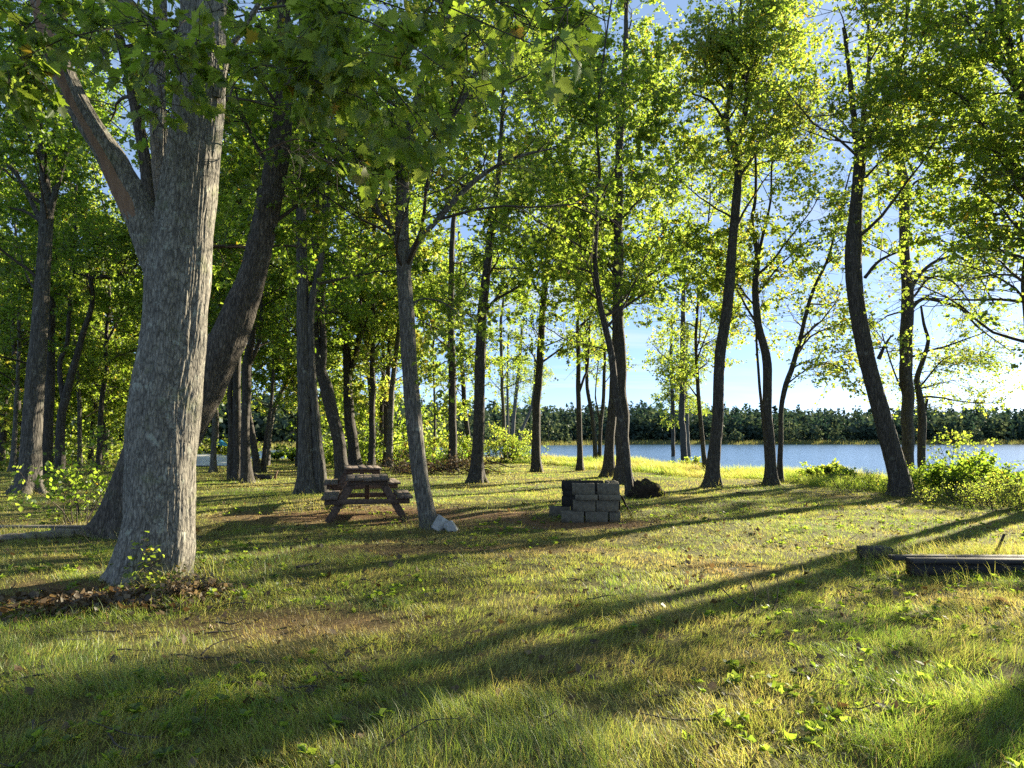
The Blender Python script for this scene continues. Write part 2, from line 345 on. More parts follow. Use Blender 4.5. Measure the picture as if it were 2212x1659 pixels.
def sample_wedge(n, y0, y1, p, slope=.80, pad=.9):
    u = rng.random(n); q = 2 - p          # areal density ~ Y^-p
    Y = (y0 ** q + u * (y1 ** q - y0 ** q)) ** (1 / q); X = rng.uniform(-1, 1, n) * (slope * Y + pad); return X, Y
def tall_zone(X, Y):
    d = shore_dist(X, Y)
    return (d < 9 + 3 * (fbm(X * .3, Y * .3, 0, 5, 3) - .5)) & (X > -6) | (d < 3.5)
NB = 950000
X, Y = sample_wedge(NB, 2.3, 50, 1.72)
keep = (shore_dist(X, Y) > .3)
cl = fbm(X * 5, Y * 5, 0, 31, 3); big = fbm(X * .7, Y * .7, 0, 33, 4); mid = fbm(X * 2, Y * 2, 0, 35, 3)
bare = bare_mask(X, Y)
keep &= rng.random(NB) < np.clip(.35 + 1.6 * (cl - .35), .12, 1) * (1 - .82 * bare)
X, Y, cl, big, mid, bare = [a[keep] for a in (X, Y, cl, big, mid, bare)]; n = len(X)
tall = np.clip((fbm(X * 1.1 + 9, Y * 1.1, 0, 41, 3) - .5) * 5, 0, 1)
h = (.028 + .05 * cl * (.5 + rng.random(n)) + .045 * tall * rng.random(n)) * np.where(rng.random(n) < .04, 1.9, 1) * (1 - .5 * bare) * np.clip(1.5 - Y * .07, .9, 1.25)
wd = .0026 * (.7 + .8 * rng.random(n)) * np.maximum(1, Y / 5.5)
tint = np.clip(.60 + 1.0 * (big - .5) + .7 * (mid - .5) + rng.normal(0, .12, n) - .32 * bare + .10 * tall, .04, 1)
tint = np.where(rng.random(n) < .10, rng.uniform(.12, .32, n), tint)
comb_az = 2 * np.pi * 1.4 * fbm(X * .8, Y * .8, 0, 51, 2)
lean = np.stack([np.cos(comb_az), np.sin(comb_az)], -1) * (.30 + .3 * rng.random(n))[:, None] + rng.normal(0, .38, (n, 2))
P = np.stack([X, Y, gz(X, Y) - .004], -1)
blades("lawn_grass", "short mown lawn of mixed green and straw yellow blades under the trees", "grass", P, h, wd, lean, tint, Y < 9, rng=rng)
# tall grass of the shore
nT = 900000; X = rng.uniform(-14, 30, nT); Y = rng.uniform(8, 58, nT)
k = tall_zone(X, Y) & (shore_dist(X, Y) > -.4) & (np.abs(X) < .85 * Y + 2) & (fbm(X * .8, Y * .8, 0, 61, 3) > .36); X, Y = X[k], Y[k]; n = len(X); print("tall", n)
d = shore_dist(X, Y)
h = rng.uniform(.2, .6, n) * np.clip(1.15 - np.abs(d - 4) / 9, .35, 1) * (.5 + fbm(X * .5, Y * .5, 0, 63, 3)); wd = .006 * np.maximum(1, Y / 14) * rng.uniform(.7, 1.4, n)
tint = np.clip(.62 + 1.0 * (fbm(X * .4, Y * .4, 0, 65, 3) - .5) + rng.normal(0, .14, n), .1, .95)
lean = np.stack([-.25 + rng.normal(0, .25, n), -.15 + rng.normal(0, .25, n)], -1)
blades("shore_grass", "tall yellow green meadow grass along the near lake shore", "tall grass", np.stack([X, Y, gz(X, Y) - .01], -1), h, wd, lean, tint, np.ones(n, bool), rng=rng, bend=.8)
# ------------------------------------------------------------------ leaves and branches
LIT = []; BASES = []
def gpoly(pts, p):
    LIT.append((np.array([(lambda r: (r[0] * EYE / -r[2], r[1] * EYE / -r[2]))(ray(x, y)) for x, y in pts]), p))
gpoly([(420, 1250), (650, 1240), (1000, 1205), (1500, 1140), (1900, 1085), (2300, 1060), (2300, 1085), (1900, 1180), (1500, 1248), (1000, 1362), (650, 1428), (300, 1470), (0, 1482), (-80, 1440), (230, 1330)], .93)
gpoly([(430, 1035), (1300, 1030), (1950, 1030), (1990, 1080), (1300, 1190), (900, 1210), (430, 1230)], .66)
gpoly([(-200, 975), (900, 975), (1450, 990), (1500, 1035), (430, 1040), (-200, 1050)], .5)
gpoly([(-150, 1050), (230, 1080), (230, 1240), (-150, 1330)], .7)
gpoly([(1480, 1285), (1900, 1212), (2300, 1150), (2300, 1190), (1900, 1255), (1500, 1315)], .85)
gpoly([(450, 1490), (1100, 1390), (1300, 1400), (1000, 1480), (500, 1560), (0, 1580), (0, 1540)], .8)
gpoly([(1500, 1400), (2300, 1310), (2500, 1659), (1900, 1800), (1350, 1659)], .8)
gpoly([(-100, 1480), (2400, 1200), (2400, 1900), (-100, 1900)], .5)
PR = []                                                     # trunks that stand in open sun: (axis x, y, radius, z0, z1)
def prune(rng, P, pk=1.0):
    keep = np.ones(len(P), bool); r = rng.random(len(P))
    G = P - S * (P[:, 2:3] / S[2])
    for poly, p in LIT: keep &= ~(inside(poly, G[:, 0], G[:, 1]) & (r < p * pk) & (P[:, 2] > .4))
    for (ax, ay, rad, z0, z1, pr) in PR:
        d = (P[:, :2] - [ax, ay]); tt = d @ S[:2] / (S[:2] @ S[:2]); off = np.abs(d[:, 0] * S[1] - d[:, 1] * S[0]) / np.hypot(S[0], S[1])
        zz_ = P[:, 2] - tt * S[2]; keep &= ~((tt > .7) & (off < rad) & (zz_ > z0) & (zz_ < z1) & (rng.random(len(P)) < pr))
    return keep
MAPLE = np.array([(0, 0), (.13, .03), (.34, -.04), (.30, .12), (.53, .26), (.36, .33), (.43, .52), (.23, .47), (.25, .68), (.12, .70), (0, 1.0)])
def leaves(rng, P, outd, size, tint, big=False, droop=.3, upn=.75):
    n = len(P); d = norm(outd * .7 + rng.normal(0, .5, (n, 3)) - [0, 0, droop]); nz = rng.normal(0, .55, (n, 3)) + [0, 0, upn]
    sd = norm(np.cross(d, nz)); nz = np.cross(sd, d); s = size[:, None]
    if not big:
        fold = rng.uniform(.02, .22, n)[:, None]
        V = np.concatenate([P, P + s * (.45 * d + .42 * sd + fold * nz), P + s * d, P + s * (.45 * d - .42 * sd + fold * nz)])
        i = np.arange(n); F_ = [np.concatenate([np.stack([i, i + n, i + 2 * n], -1), np.stack([i, i + 2 * n, i + 3 * n], -1)])]
        return V, F_, np.tile(tint, 4)
    k = len(MAPLE); o = MAPLE[None]; cup = rng.uniform(-.25, .35, (n, 1)); curl = rng.uniform(-.35, .1, (n, 1))
    def pt(x, y, sg): return P[:, None] + size[:, None, None] * (y[..., None] * d[:, None] + sg * x[..., None] * sd[:, None] + (cup * np.abs(x) + curl * y * y)[..., None] * nz[:, None])
    R = pt(o[..., 0], o[..., 1], 1); Lf = pt(o[..., 0], o[..., 1], -1)
    V = np.concatenate([R, Lf[:, 1:-1]], 1).reshape(-1, 3); m_ = 2 * k - 2; b = (np.arange(n) * m_)[:, None]
    FR = b + np.arange(k)[None]; FL = b + np.array([0] + [k - 1] + list(range(m_ - 1, k - 1, -1)))[None]
    return V, [np.concatenate([FR, FL])], np.repeat(tint, m_)
def grow(rng, start, dirs, length, n, curl, trop):
    B = len(start); P = np.zeros((B, n, 3)); P[:, 0] = start; d = norm(dirs)
    for i in range(1, n):
        P[:, i] = P[:, i - 1] + d * (length / (n - 1))[:, None]
        d = norm(d + rng.normal(0, curl, (B, 3)) + np.array([0, 0, trop]))
    return P
def along(P, t):
    n = P.shape[1]; f = t * (n - 1); i = np.minimum(f.astype(int), n - 2); fr = (f - i)[:, None]; b = np.arange(len(P))
    return P[b, i] * (1 - fr) + P[b, i + 1] * fr, norm(P[b, i + 1] - P[b, i])
def branch_out(rng, parent, per, tlo, thi, flat, spread, lens, n, curl, trop):
    idx = np.repeat(np.arange(len(parent)), per); t = rng.uniform(tlo, thi, len(idx)); p, d = along(parent[idx], t)
    side = rng.normal(0, 1, (len(idx), 3)) * [1, 1, flat]; side = norm(side - (side * d).sum(1, keepdims=True) * d)
    return grow(rng, p, d * (1 - spread) + side * spread, lens(len(idx), t), n, curl, trop), idx
def foliage(rng, limbs, limb_r, root, leaf_mat_=M_LEAF, ls=.11, nsub=8, ntw=6, nlf=30, sub=(.9, 2.0), tw=(.4, .8), hue=0.0, big=False, bark=M_TWIG, dens=1.0, droop=.3, do_prune=True, tubes_twig=True, maxz=99, pk=1.0):
    sub_, _ = branch_out(rng, limbs, nsub, .22, 1, .28, .62, lambda k, t: rng.uniform(*sub, k) * (1.15 - .5 * t), 5, .16, .03)
    tw_, _ = branch_out(rng, sub_, ntw, .2, 1, .3, .6, lambda k, t: rng.uniform(*tw, k), 4, .2, -.04)
    idx = np.repeat(np.arange(len(tw_)), nlf); t = rng.uniform(.15, 1.05, len(idx)).clip(0, 1); p, d = along(tw_[idx], t)
    cl_ = fbm(p[:, 0] * .9, p[:, 1] * .9, p[:, 2] * 1.3, 77, 2); k = rng.random(len(p)) < dens * np.clip(.25 + 3.2 * (cl_ - .33), .1, 1)
    p, d = p[k], d[k]; p = p + rng.normal(0, .035, p.shape)
    if do_prune: kk = prune(rng, p, pk) & (p[:, 2] < maxz); p, d = p[kk], d[kk]
    if len(p) == 0: return
    tint = np.clip(.42 + hue + rng.normal(0, .16, len(p)) + .5 * (cl_[k][kk] if do_prune else cl_[k]) - .25, 0, .93)
    tint = np.where(rng.random(len(p)) < .012, 1.0, tint)
    V, F_, ti = leaves(rng, p, d, ls * rng.uniform(.6, 1.25, len(p)), tint, big, droop)
    mk("crown", V, F_, leaf_mat_, root, tint=ti)
    VV, FF, off = [], [], 0
    def addt(Pn, R, kk_):
        nonlocal off
        v, f = tubes(Pn, R, kk_); VV.append(v); FF.append(f + off); off += len(v)
    addt(limbs, limb_r, 6)
    r1 = np.linspace(1, .3, 5)[None] * np.repeat(limb_r[:, 3], nsub)[:, None] * .42; addt(sub_, np.maximum(r1, .0035), 4)
    if tubes_twig: addt(tw_, np.full((len(tw_), 4), .0026 if ls < .13 else .004) * np.array([1.3, 1, .8, .5]), 3)
    mk("branches", np.concatenate(VV), [np.concatenate(FF)], bark, root, smooth=True)
def trunk_mesh(name, paths, root, mat_, sides=14, step=.22, ridge=0.0, flare=.9, fl_h=.28, lobes=5, seed=0, mats=None, bare=None):
    rg = np.random.default_rng(seed); VV, FF, off = [], [], 0
    for pi, path in enumerate(paths):
        Q = catmull(path, step if pi == 0 or ridge == 0 else step * 1.0); P, R = Q[:, :3], np.maximum(Q[:, 3], .004)
        k = sides if pi == 0 else max(7, int(sides * (.75 if ridge else .6)))
        s = np.concatenate([[0], np.cumsum(np.linalg.norm(np.diff(P, axis=0), axis=1))])
        if ridge == 0: P = P + np.stack([(vnoise(s * 1.3, pi, 0, seed) - .5) * R * .35, (vnoise(s * 1.3, pi, 5, seed) - .5) * R * .35, 0 * s], -1) * np.clip(s, 0, 1)[:, None]
        a = np.linspace(0, 2 * np.pi, k, endpoint=False); A, Sx = np.meshgrid(a, s); Rr = R[:, None]
        ca, sa = np.cos(A), np.sin(A)
        rr = Rr * (1 + .16 * (vnoise(ca * 1.4 + 9, sa * 1.4, Sx * .9, seed + pi) - .5) + .08 * (vnoise(ca * 3 + 9, sa * 3, Sx * 3, seed + 3) - .5))
        if pi == 0 and flare > 0:
            hh = s[:, None]; lob = .5 + .5 * np.cos(A * lobes + seed + 1.2 * np.sin(A * 2)); rr = rr * (1 + flare * np.exp(-hh / fl_h) * (.35 + .9 * lob ** 1.5))
        if ridge:
            q = 1 / .021; warp = (vnoise(ca * Rr * 9, sa * Rr * 9, Sx * 4, seed + 11) - .5) * 1.2
            n1_ = vnoise(ca * Rr * q + warp, sa * Rr * q + warp, Sx * 2.6, seed + 12); n2_ = vnoise(ca * Rr * q * 2.1, sa * Rr * q * 2.1 + warp, Sx * 16, seed + 13)
            rd = 1 - np.abs(2 * n1_ - 1); rd = np.clip(rd * 1.7 - .7, 0, 1); bm = 1
            if bare is not None: bm = 1 - bare(pi, A, Sx)
            rr = rr - ridge * (rd * 1.0 + .3 * n2_) * bm
        T = norm(np.gradient(P, axis=0)); ref = np.array([0, 1.0, 0])[None]; u = norm(np.cross(T, ref)); v = np.cross(T, u)
        V = P[:, None] + rr[..., None] * (ca[..., None] * u[:, None] + sa[..., None] * v[:, None])
        n = len(P); i = np.arange(n * k).reshape(n, k); j = np.roll(i, -1, 1)
        VV.append(V.reshape(-1, 3)); FF.append((np.stack([i[:-1], j[:-1], j[1:], i[1:]], -1).reshape(-1, 4)) + off); off += n * k
    return mk(name, np.concatenate(VV), [np.concatenate(FF)], mat_, root, smooth=True)
def to_world(path, Z, base=None, dz=None):
    """traced outline points (x, y, width) at depth Z -> x, y, z, radius in metres"""
    r = []
    for i, q in enumerate(path):
        zq = Z + (q[3] if len(q) > 3 else 0); p = at(q[0], q[1], zq); r.append([*p, q[2] * zq / F / 2 * math.cos(math.atan((q[0] - 1106) / F))])
    return np.array(r)
def extend(W, top, rng, lean=None):
    """carry a stem on above the picture to its real top"""
    p, q = W[-2], W[-1]; d = norm((q - p)[None, :3])[0]; d = norm((d * .55 + [0, 0, .6])[None])[0]; out_ = [*W]
    while out_[-1][2] < top and out_[-1][3] > .02:
        c = out_[-1]; d = norm((d + rng.normal(0, .08, 3) + [0, 0, .05])[None])[0]; out_.append(np.array([*(c[:3] + d * 1.1), c[3] * .82]))
    return np.array(out_)
def make_tree(name, label, stems, Z=None, h0=3.0, top=14, Lm=3.2, nl=22, ls=.108, hue=0., mat_=M_BARK2, sides=14, seed=0, dens=1.0, group=None, flare=.8, ridge=0, step=.22, nlf=32, ntw=6, nsub=8, ext=True, fl_h=.3, az=None, droop=.3, elev=(5, 55), pk=1.0):
    rg = np.random.default_rng(seed + 1000)
    b = stems[0][0]
    if Z is None: g = ground_at(b[0], b[1]); Z = g[1]
    if ext and Z < 40 and top >= 11: t2 = max(top, min(19.5, 2.0 + .64 * Z)); nl += int((t2 - top) * 1.4); top = t2
    W = [to_world(s_, Z) for s_ in stems]
    base = W[0][0].copy(); gzv = float(gz(base[0], base[1])); W[0][0][2] = gzv - .05
    for k in range(1, len(W)):
        if stems[k][0][1] > 985 and abs(stems[k][0][1] - b[1]) < 60: W[k][0][2] = float(gz(W[k][0][0], W[k][0][1])) - .05
    root = thing(name, label, "tree", (0, 0, 0), group)
    loc = np.array([base[0], base[1], gzv]); root.location = loc
    if ext: W = [extend(w_, top * (1 if i == 0 else .9), rg) for i, w_ in enumerate(W)]
    Wl = [np.hstack([w_[:, :3] - loc, w_[:, 3:]]) for w_ in W]
    trunk_mesh("trunk", Wl, root, mat_, sides, step, ridge, flare, fl_h, 5, seed)
    # limbs from every stem in the crown zone
    A, Ra = [], []
    for w_ in W:
        q = catmull(w_, .3); kk = (q[:, 2] > h0) & (q[:, 2] < top); A.append(q[kk])
    A = np.vstack(A); A = A[rg.choice(len(A), nl, replace=len(A) < nl)]
    hh = (A[:, 2] - h0) / max(top - h0, 1); azm = rg.uniform(0, 2 * np.pi, nl)
    if az is not None: azm = rg.normal(az, .9, nl)
    el = np.radians(rg.uniform(*elev, nl)); dirs = np.stack([np.cos(azm) * np.cos(el), np.sin(azm) * np.cos(el), np.sin(el)], -1)
    ln = Lm * rg.uniform(.55, 1.1, nl) * (1.1 - .55 * hh)
    limbs = grow(rg, A[:, :3], dirs, ln, 8, .13, .015); lr = np.minimum(A[:, 3] * .55, .012 + .011 * ln)[:, None] * np.linspace(1, .25, 8)[None]
    for k in range(1, len(W)):                                # traced side boughs carry foliage as well
        if W[k][0][3] < .13 and W[k][0][2] > gzv + 1.5:
            q = catmull(W[k], .1); q = q[len(q) // 4:]; ii = np.linspace(0, len(q) - 1, 8).astype(int); limbs = np.concatenate([limbs, q[None, ii, :3]]); lr = np.concatenate([lr, np.minimum(q[ii, 3] * .8, .03)[None]])
    BASES.append((loc[0], loc[1], W[0][0][3] if len(W[0]) else .2))
    foliage_local(rg, limbs, lr, root, loc, pk=pk, ls=ls, nsub=nsub, ntw=ntw, nlf=nlf, hue=hue, dens=dens, droop=droop)
    return root
def foliage_local(rg, limbs, lr, root, loc, **kw):
    n0 = set(D.objects)
    foliage(rg, limbs, lr, root, **kw)
    for o in set(D.objects) - n0:
        me = o.data; co = np.empty(len(me.vertices) * 3, np.float32); me.vertices.foreach_get('co', co)
        co = co.reshape(-1, 3) - np.asarray(loc, np.float32); me.vertices.foreach_set('co', co.ravel()); me.update()
# ------------------------------------------------------------------ the big near maple
BZ = 7.7
big_path = [(318, 1262, 168), (331, 1215, 170), (340, 1172, 170), (346, 1106, 160), (350, 986, 160), (357, 886, 158), (378, 720, 144), (391, 553, 143), (408, 400, 132), (432, 200, 116), (440, 0, 108), (450, -250, 98), (458, -600, 80)]
Wb = to_world(big_path, BZ); bx, by = Wb[0][0], Wb[0][1]; bzg = float(gz(bx, by)); Wb[0][2] = bzg - .12
PR.append((float(at(385, 700, BZ)[0]) + .12, BZ, .62, .1, 5.9, .97))
PR.append((float(at(430, 200, BZ)[0]) + .1, BZ, .45, 3.5, 5.6, .9))
big = thing("maple_tree", "huge old maple in front, its ridged grey trunk sunlit down the side", "tree", (bx, by, bzg)); bl = np.array([bx, by, bzg])
def loc_(W, l): return np.hstack([W[:, :3] - l, W[:, 3:]])
stem2 = to_world([(372, 480, 60, .1), (352, 380, 50, .3), (343, 280, 42, .35), (338, 190, 40, .4), (345, 60, 34, .45), (350, -150, 28, .5)], BZ)
ul = to_world([(430, 190, 40, .1), (398, 120, 40, .15), (345, 62, 38, .2), (272, 5, 38, .3), (228, -90, 34, .4), (190, -260, 26, .5)], BZ)
rl = to_world([(470, 210, 26, -.1), (484, 135, 23, -.2), (498, 100, 18, -.25), (513, 80, 16, -.3), (553, 20, 14, -.4), (600, -80, 11, -.6), (650, -220, 8, -.8)], BZ)
trunk_mesh("trunk", [loc_(w_, bl) for w_ in (Wb, stem2, ul, rl)], big, M_BIGB, 220, .03, .011, .30, .22, 6, 4)
limb = to_world([(372, 640, 70), (348, 560, 84), (322, 480, 80), (290, 410, 72), (262, 350, 66), (222, 285, 60), (190, 220, 58), (168, 150, 54), (146, 60, 48), (128, -60, 42), (110, -260, 30)], BZ)
limb[:, 1] += np.linspace(-.02, -.55, len(limb))
def bare_strip(pi, A, Sx): return np.clip((.62 + .25 * np.sin(Sx * 2.3) - np.abs((A - 1.3 + .25 * np.sin(Sx * 1.7) + np.pi) % (2 * np.pi) - np.pi)) * 6, 0, 1) * np.clip((Sx - .75) * 3, 0, 1) * np.clip((3.6 - Sx) * 2, 0, 1)
lo = trunk_mesh("limb", [loc_(limb, bl)], big, [M_BIGB, M_BAREWOOD], 110, .035, .012, 0, .2, 5, 8, bare=bare_strip)
lo['label'] = "thick leaning limb with a stripped bare wood stripe"
me = lo.data; nk = 110; npg = len(me.polygons); rows = npg // nk
Qs = catmull(loc_(limb, bl), .035); sL = np.concatenate([[0], np.cumsum(np.linalg.norm(np.diff(Qs[:, :3], axis=0), axis=1))])[:rows]
Ag, Sg = np.meshgrid(np.linspace(0, 2 * np.pi, nk, endpoint=False), sL); bm = bare_strip(0, Ag, Sg) + .5 * (vnoise(Ag * 6, Sg * 3, 0, 5) - .5)
me.polygons.foreach_set('material_index', (bm.ravel() > .5).astype(np.int32)); me.update()
# its leafy boughs, near the camera: traced boughs (x, y, Z)
boughs = [[(500, 180, 7.5), (560, 140, 7.0), (640, 160, 6.4), (720, 190, 6.0), (790, 215, 5.8)],
          [(560, 20, 7.0), (660, 10, 6.2), (780, 40, 5.5), (880, 90, 5.1), (960, 150, 5.0)],
          [(650, -180, 6.6), (800, -90, 5.6), (937, 0, 4.9), (1040, 50, 4.7), (1137, 83, 4.6), (1237, 133, 4.5)],
          [(700, -260, 6.4), (900, -170, 5.4), (1080, -60, 4.8), (1210, -5, 4.6), (1310, 45, 4.5)],
          [(640, 30, 6.8), (720, 100, 6.4), (810, 150, 6.2), (880, 230, 6.0), (920, 290, 5.9)],
          [(430, 160, 7.2), (380, 120, 6.6), (330, 130, 6.2), (290, 160, 6.0)],
          [(300, 0, 7.4), (283, 50, 6.9), (220, 65, 6.6), (160, 75, 6.4), (80, 110, 6.3), (0, 147, 6.2)],
          [(160, 60, 7.2), (110, 20, 6.8), (60, 60, 6.4), (10, 110, 6.2)],
          [(440, 60, 7.2), (400, 40, 6.4), (370, 110, 6.0), (390, 160, 5.9)],
          [(520, 60, 7.1), (600, 90, 6.6), (680, 110, 6.3), (720, 150, 6.2)],
          [(600, -60, 7.2), (700, -20, 6.6), (820, 0, 6.1), (960, 60, 5.9), (1060, 120, 5.8)],
          [(560, 330, 8.6), (640, 300, 8.0), (720, 320, 7.6), (800, 330, 7.4)],
          [(900, -120, 5.6), (1000, -80, 5.2), (1080, 10, 5.0), (1130, 40, 5.0)]]
rb = np.random.default_rng(12); limbs = []
for bgh in boughs:
    q = catmull([[*at(*p)] for p in bgh], .05); ii = np.linspace(0, len(q) - 1, 8).astype(int); limbs.append(q[ii])
limbs = np.array(limbs); lr = np.full((len(limbs), 1), .013) * np.linspace(1, .3, 8)[None]
PR.append((0.2, 5.0, 1.7, 2.8, 5.2, .8))
foliage_local(rb, limbs, lr, big, bl, ls=.145, nsub=9, ntw=5, nlf=6, sub=(.35, .8), tw=(.2, .42), hue=.12, big=True, dens=1.0, droop=.5, do_prune=True)
PR.pop()
# upper crown above the frame
A = Wb[-4:]; up = [];
az_ = rb.uniform(0, 6.28, 10); limbs2 = grow(rb, A[rb.integers(0, 4, 10), :3], np.stack([np.cos(az_), np.sin(az_), .5 + 0 * az_], -1), rb.uniform(2, 3.5, 10), 8, .13, .02)
n_before = set(D.objects); foliage_local(rb, limbs2, np.full((10, 1), .05) * np.linspace(1, .25, 8)[None], big, bl, ls=.13, nlf=8, hue=.05)
# ------------------------------------------------------------------ traced trees
M_LEAN = bark_mat("leaning_maple_bark", (.022, .018, .014), (.085, .070, .053), (.22, .185, .14), 1.3, .8, .2, .1, 3.2)
make_tree("maple_tree", "stout maple leaning right behind the huge front maple, on a broad dark flared base",
    [[(275, 1140, 130), (306, 1060, 135), (345, 990, 132), (400, 900, 120), (455, 805, 98), (492, 735, 84), (521, 660, 76), (549, 580, 62), (576, 460, 58), (599, 340, 54), (612, 240, 44), (618, 130, 36), (612, 0, 30)],
     [(240, 1135, 80), (272, 1060, 84), (300, 980, 80), (318, 900, 66), (325, 800, 55), (330, 650, 45), (325, 500, 36)]],
    Z=11.4, h0=3.6, top=12, Lm=3.2, nl=16, ls=.10, mat_=M_LEAN, sides=90, step=.06, ridge=.013, flare=.6, fl_h=.3, seed=2, hue=-.08, nlf=34)
PR.append((float(at(480, 780, 11.4)[0]), 11.4, .5, .6, 3.4, .7))
make_tree("maple_tree", "slender speckled maple between the picnic table and the fire pit, forked low",
    [[(931, 1142, 38), (921, 1100, 37), (905, 1010, 36), (889, 850, 35), (880, 700, 34), (873, 600, 33), (868, 500, 31), (869, 420, 30), (872, 352, 29), (886, 318, 18), (925, 292, 15), (985, 240, 13), (1040, 130, 12), (1085, 40, 10)],
     [(874, 590, 22), (884, 560, 18), (905, 520, 15), (945, 475, 13), (1010, 405, 12), (1070, 360, 9), (1130, 335, 7), (1200, 320, 4)],
     [(872, 580, 16), (862, 540, 12), (842, 490, 11), (820, 462, 9), (800, 400, 5)],
     [(870, 365, 16), (850, 350, 12), (810, 335, 9), (760, 325, 6)], [(893, 655, 6), (915, 645, 5), (960, 655, 4), (1000, 690, 3)], [(880, 300, 20), (905, 200, 16), (930, 120, 12), (985, 0, 10)]],
    h0=4.2, top=9.5, Lm=2.7, nl=15, ls=.10, mat_=M_BARKP, sides=60, step=.07, ridge=.006, flare=.45, fl_h=.16, seed=3, hue=.12, ext=False, nlf=16)
make_tree("maple_tree", "broad straight maple near the left edge, its base flaring over shaded grass",
    [[(60, 1066, 56), (66, 1000, 52), (70, 914, 46), (80, 789, 43), (88, 664, 38), (95, 560, 35), (101, 460, 31), (98, 400, 24), (88, 300, 20), (80, 150, 16), (85, 0, 12)],
     [(100, 480, 22), (118, 420, 16), (140, 340, 13), (158, 280, 11), (170, 150, 9)], [(98, 500, 16), (70, 440, 12), (30, 370, 10), (-20, 320, 8)]],
    h0=4.5, top=13, Lm=3.8, nl=18, mat_=M_BARK, sides=56, step=.08, ridge=.010, flare=.8, fl_h=.35, seed=4, hue=-.2)
make_tree("maple_tree", "dark straight trunk just behind the broad left edge maple", [[(100, 1034, 28), (105, 889, 24), (110, 764, 20), (112, 664, 18), (116, 500, 15), (120, 300, 11)]], h0=4, top=15, nl=16, seed=5, hue=-.2)
make_tree("maple_tree", "crooked tree with an elbow of two level boughs high above the left lawn",
    [[(128, 1040, 26), (133, 914, 21), (142, 860, 20), (157, 801, 17), (172, 745, 15), (181, 714, 14), (197, 668, 12), (201, 630, 11), (194, 598, 11)],
     [(194, 600, 9), (180, 580, 7), (165, 568, 6), (150, 530, 5)], [(195, 602, 10), (215, 597, 9), (240, 597, 8), (272, 593, 7), (292, 578, 5), (305, 540, 4)],
     [(136, 860, 14), (128, 790, 12), (145, 738, 11), (150, 660, 9), (160, 560, 7), (165, 400, 5)]], h0=4, top=11, nl=14, Lm=2.8, seed=6, ext=False, hue=-.02)
make_tree("maple_tree", "thin pale trunk at the far left edge of the clearing", [[(27, 1019, 15), (33, 914, 11), (38, 814, 9), (42, 700, 8), (40, 550, 6)]], h0=3, top=12, nl=14, Lm=2.6, seed=7, mat_=M_BARKP)
make_tree("maple_tree", "thin trunk with a bare band standing left of the huge front maple", [[(214, 1012, 12), (217, 900, 12), (221, 850, 11), (230, 800, 10), (228, 740, 9), (236, 650, 7)], [(228, 745, 7), (250, 700, 5), (262, 670, 4)]], Z=34, h0=3.5, top=13, nl=15, Lm=2.8, seed=8, hue=.1)
make_tree("maple_tree", "slim pale trunk right of the huge maple, in front of the white boat", [[(461, 1021, 14), (464, 901, 10), (468, 800, 8), (470, 650, 6)]], h0=4, top=13, nl=13, Lm=2.4, seed=9, mat_=M_BARKP)
make_tree("maple_tree", "twin stemmed trunk beside the leaning maple, stems joined at the foot", [[(513, 1036, 26), (512, 944, 19), (511, 850, 18), (515, 740, 16), (520, 600, 12)], [(500, 1034, 22), (499, 944, 15), (497, 850, 12), (500, 740, 10), (490, 600, 8)]], h0=4, top=14, nl=16, seed=10, hue=-.2)
make_tree("maple_tree", "dark trunk forking into a Y just right of the twin stemmed one", [[(534, 1044, 26), (531, 944, 19), (533, 850, 20), (534, 777, 20), (546, 717, 12), (552, 640, 10), (556, 520, 8)], [(536, 790, 13), (552, 760, 10), (563, 725, 9), (566, 620, 7)]], h0=4, top=14, nl=15, seed=11, hue=-.2)
make_tree("maple_tree", "leaning thin stem left of the pair by the open water gap", [[(557, 1021, 14), (551, 984, 15), (543, 930, 13), (536, 880, 11), (540, 800, 9)]], h0=4, top=12, nl=12, Lm=2.4, seed=12)
make_tree("maple_tree", "slim upright stem right of the pair by the open water gap", [[(568, 1020, 10), (572, 970, 9), (577, 930, 8), (588, 850, 7), (591, 760, 6), (590, 640, 5)]], h0=4, top=12, nl=13, Lm=2.4, seed=13, hue=.06)
make_tree("maple_tree", "massive fused double trunk behind the left end of the picnic table",
    [[(664, 1067, 40), (661, 925, 34), (657, 800, 31), (654, 664, 28), (651, 500, 24), (650, 340, 20), (655, 150, 15)], [(694, 1057, 36), (684, 940, 24), (673, 800, 20), (672, 664, 18), (690, 580, 15), (705, 470, 13), (712, 330, 10)]],
    h0=4.5, top=14, Lm=3.6, nl=20, mat_=M_BARK, sides=44, step=.1, ridge=.012, flare=.7, fl_h=.4, seed=14, hue=-.2)
make_tree("maple_tree", "trunk bending left behind the picnic table, forked at mid height", [[(742, 1040, 29), (732, 960, 29), (716, 890, 29), (703, 830, 27), (692, 795, 24), (684, 745, 17), (682, 664, 15), (690, 560, 12)], [(694, 807, 18), (699, 750, 16), (695, 664, 13), (700, 520, 10)]], h0=4.2, top=14, Lm=3.3, nl=17, seed=15)
make_tree("maple_tree", "knobbly trunk with raised fork straight behind the picnic table", [[(768, 1013, 25), (760, 950, 24), (753, 894, 23), (751, 812, 19), (747, 729, 16), (744, 640, 13), (742, 500, 10)], [(752, 812, 15), (768, 770, 13), (777, 707, 12), (784, 640, 8), (790, 540, 6)]], h0=4.2, top=14, Lm=3.2, nl=17, seed=16, hue=.05)
make_tree("maple_tree", "straight narrow trunk right of the picnic table's fork trunk", [[(803, 1012, 15), (805, 838, 12), (805, 750, 11), (806, 620, 9), (810, 450, 7)], [(804, 760, 8), (790, 700, 6), (780, 660, 5)]], h0=3.5, top=14, Lm=3.0, nl=16, seed=17, hue=.05)
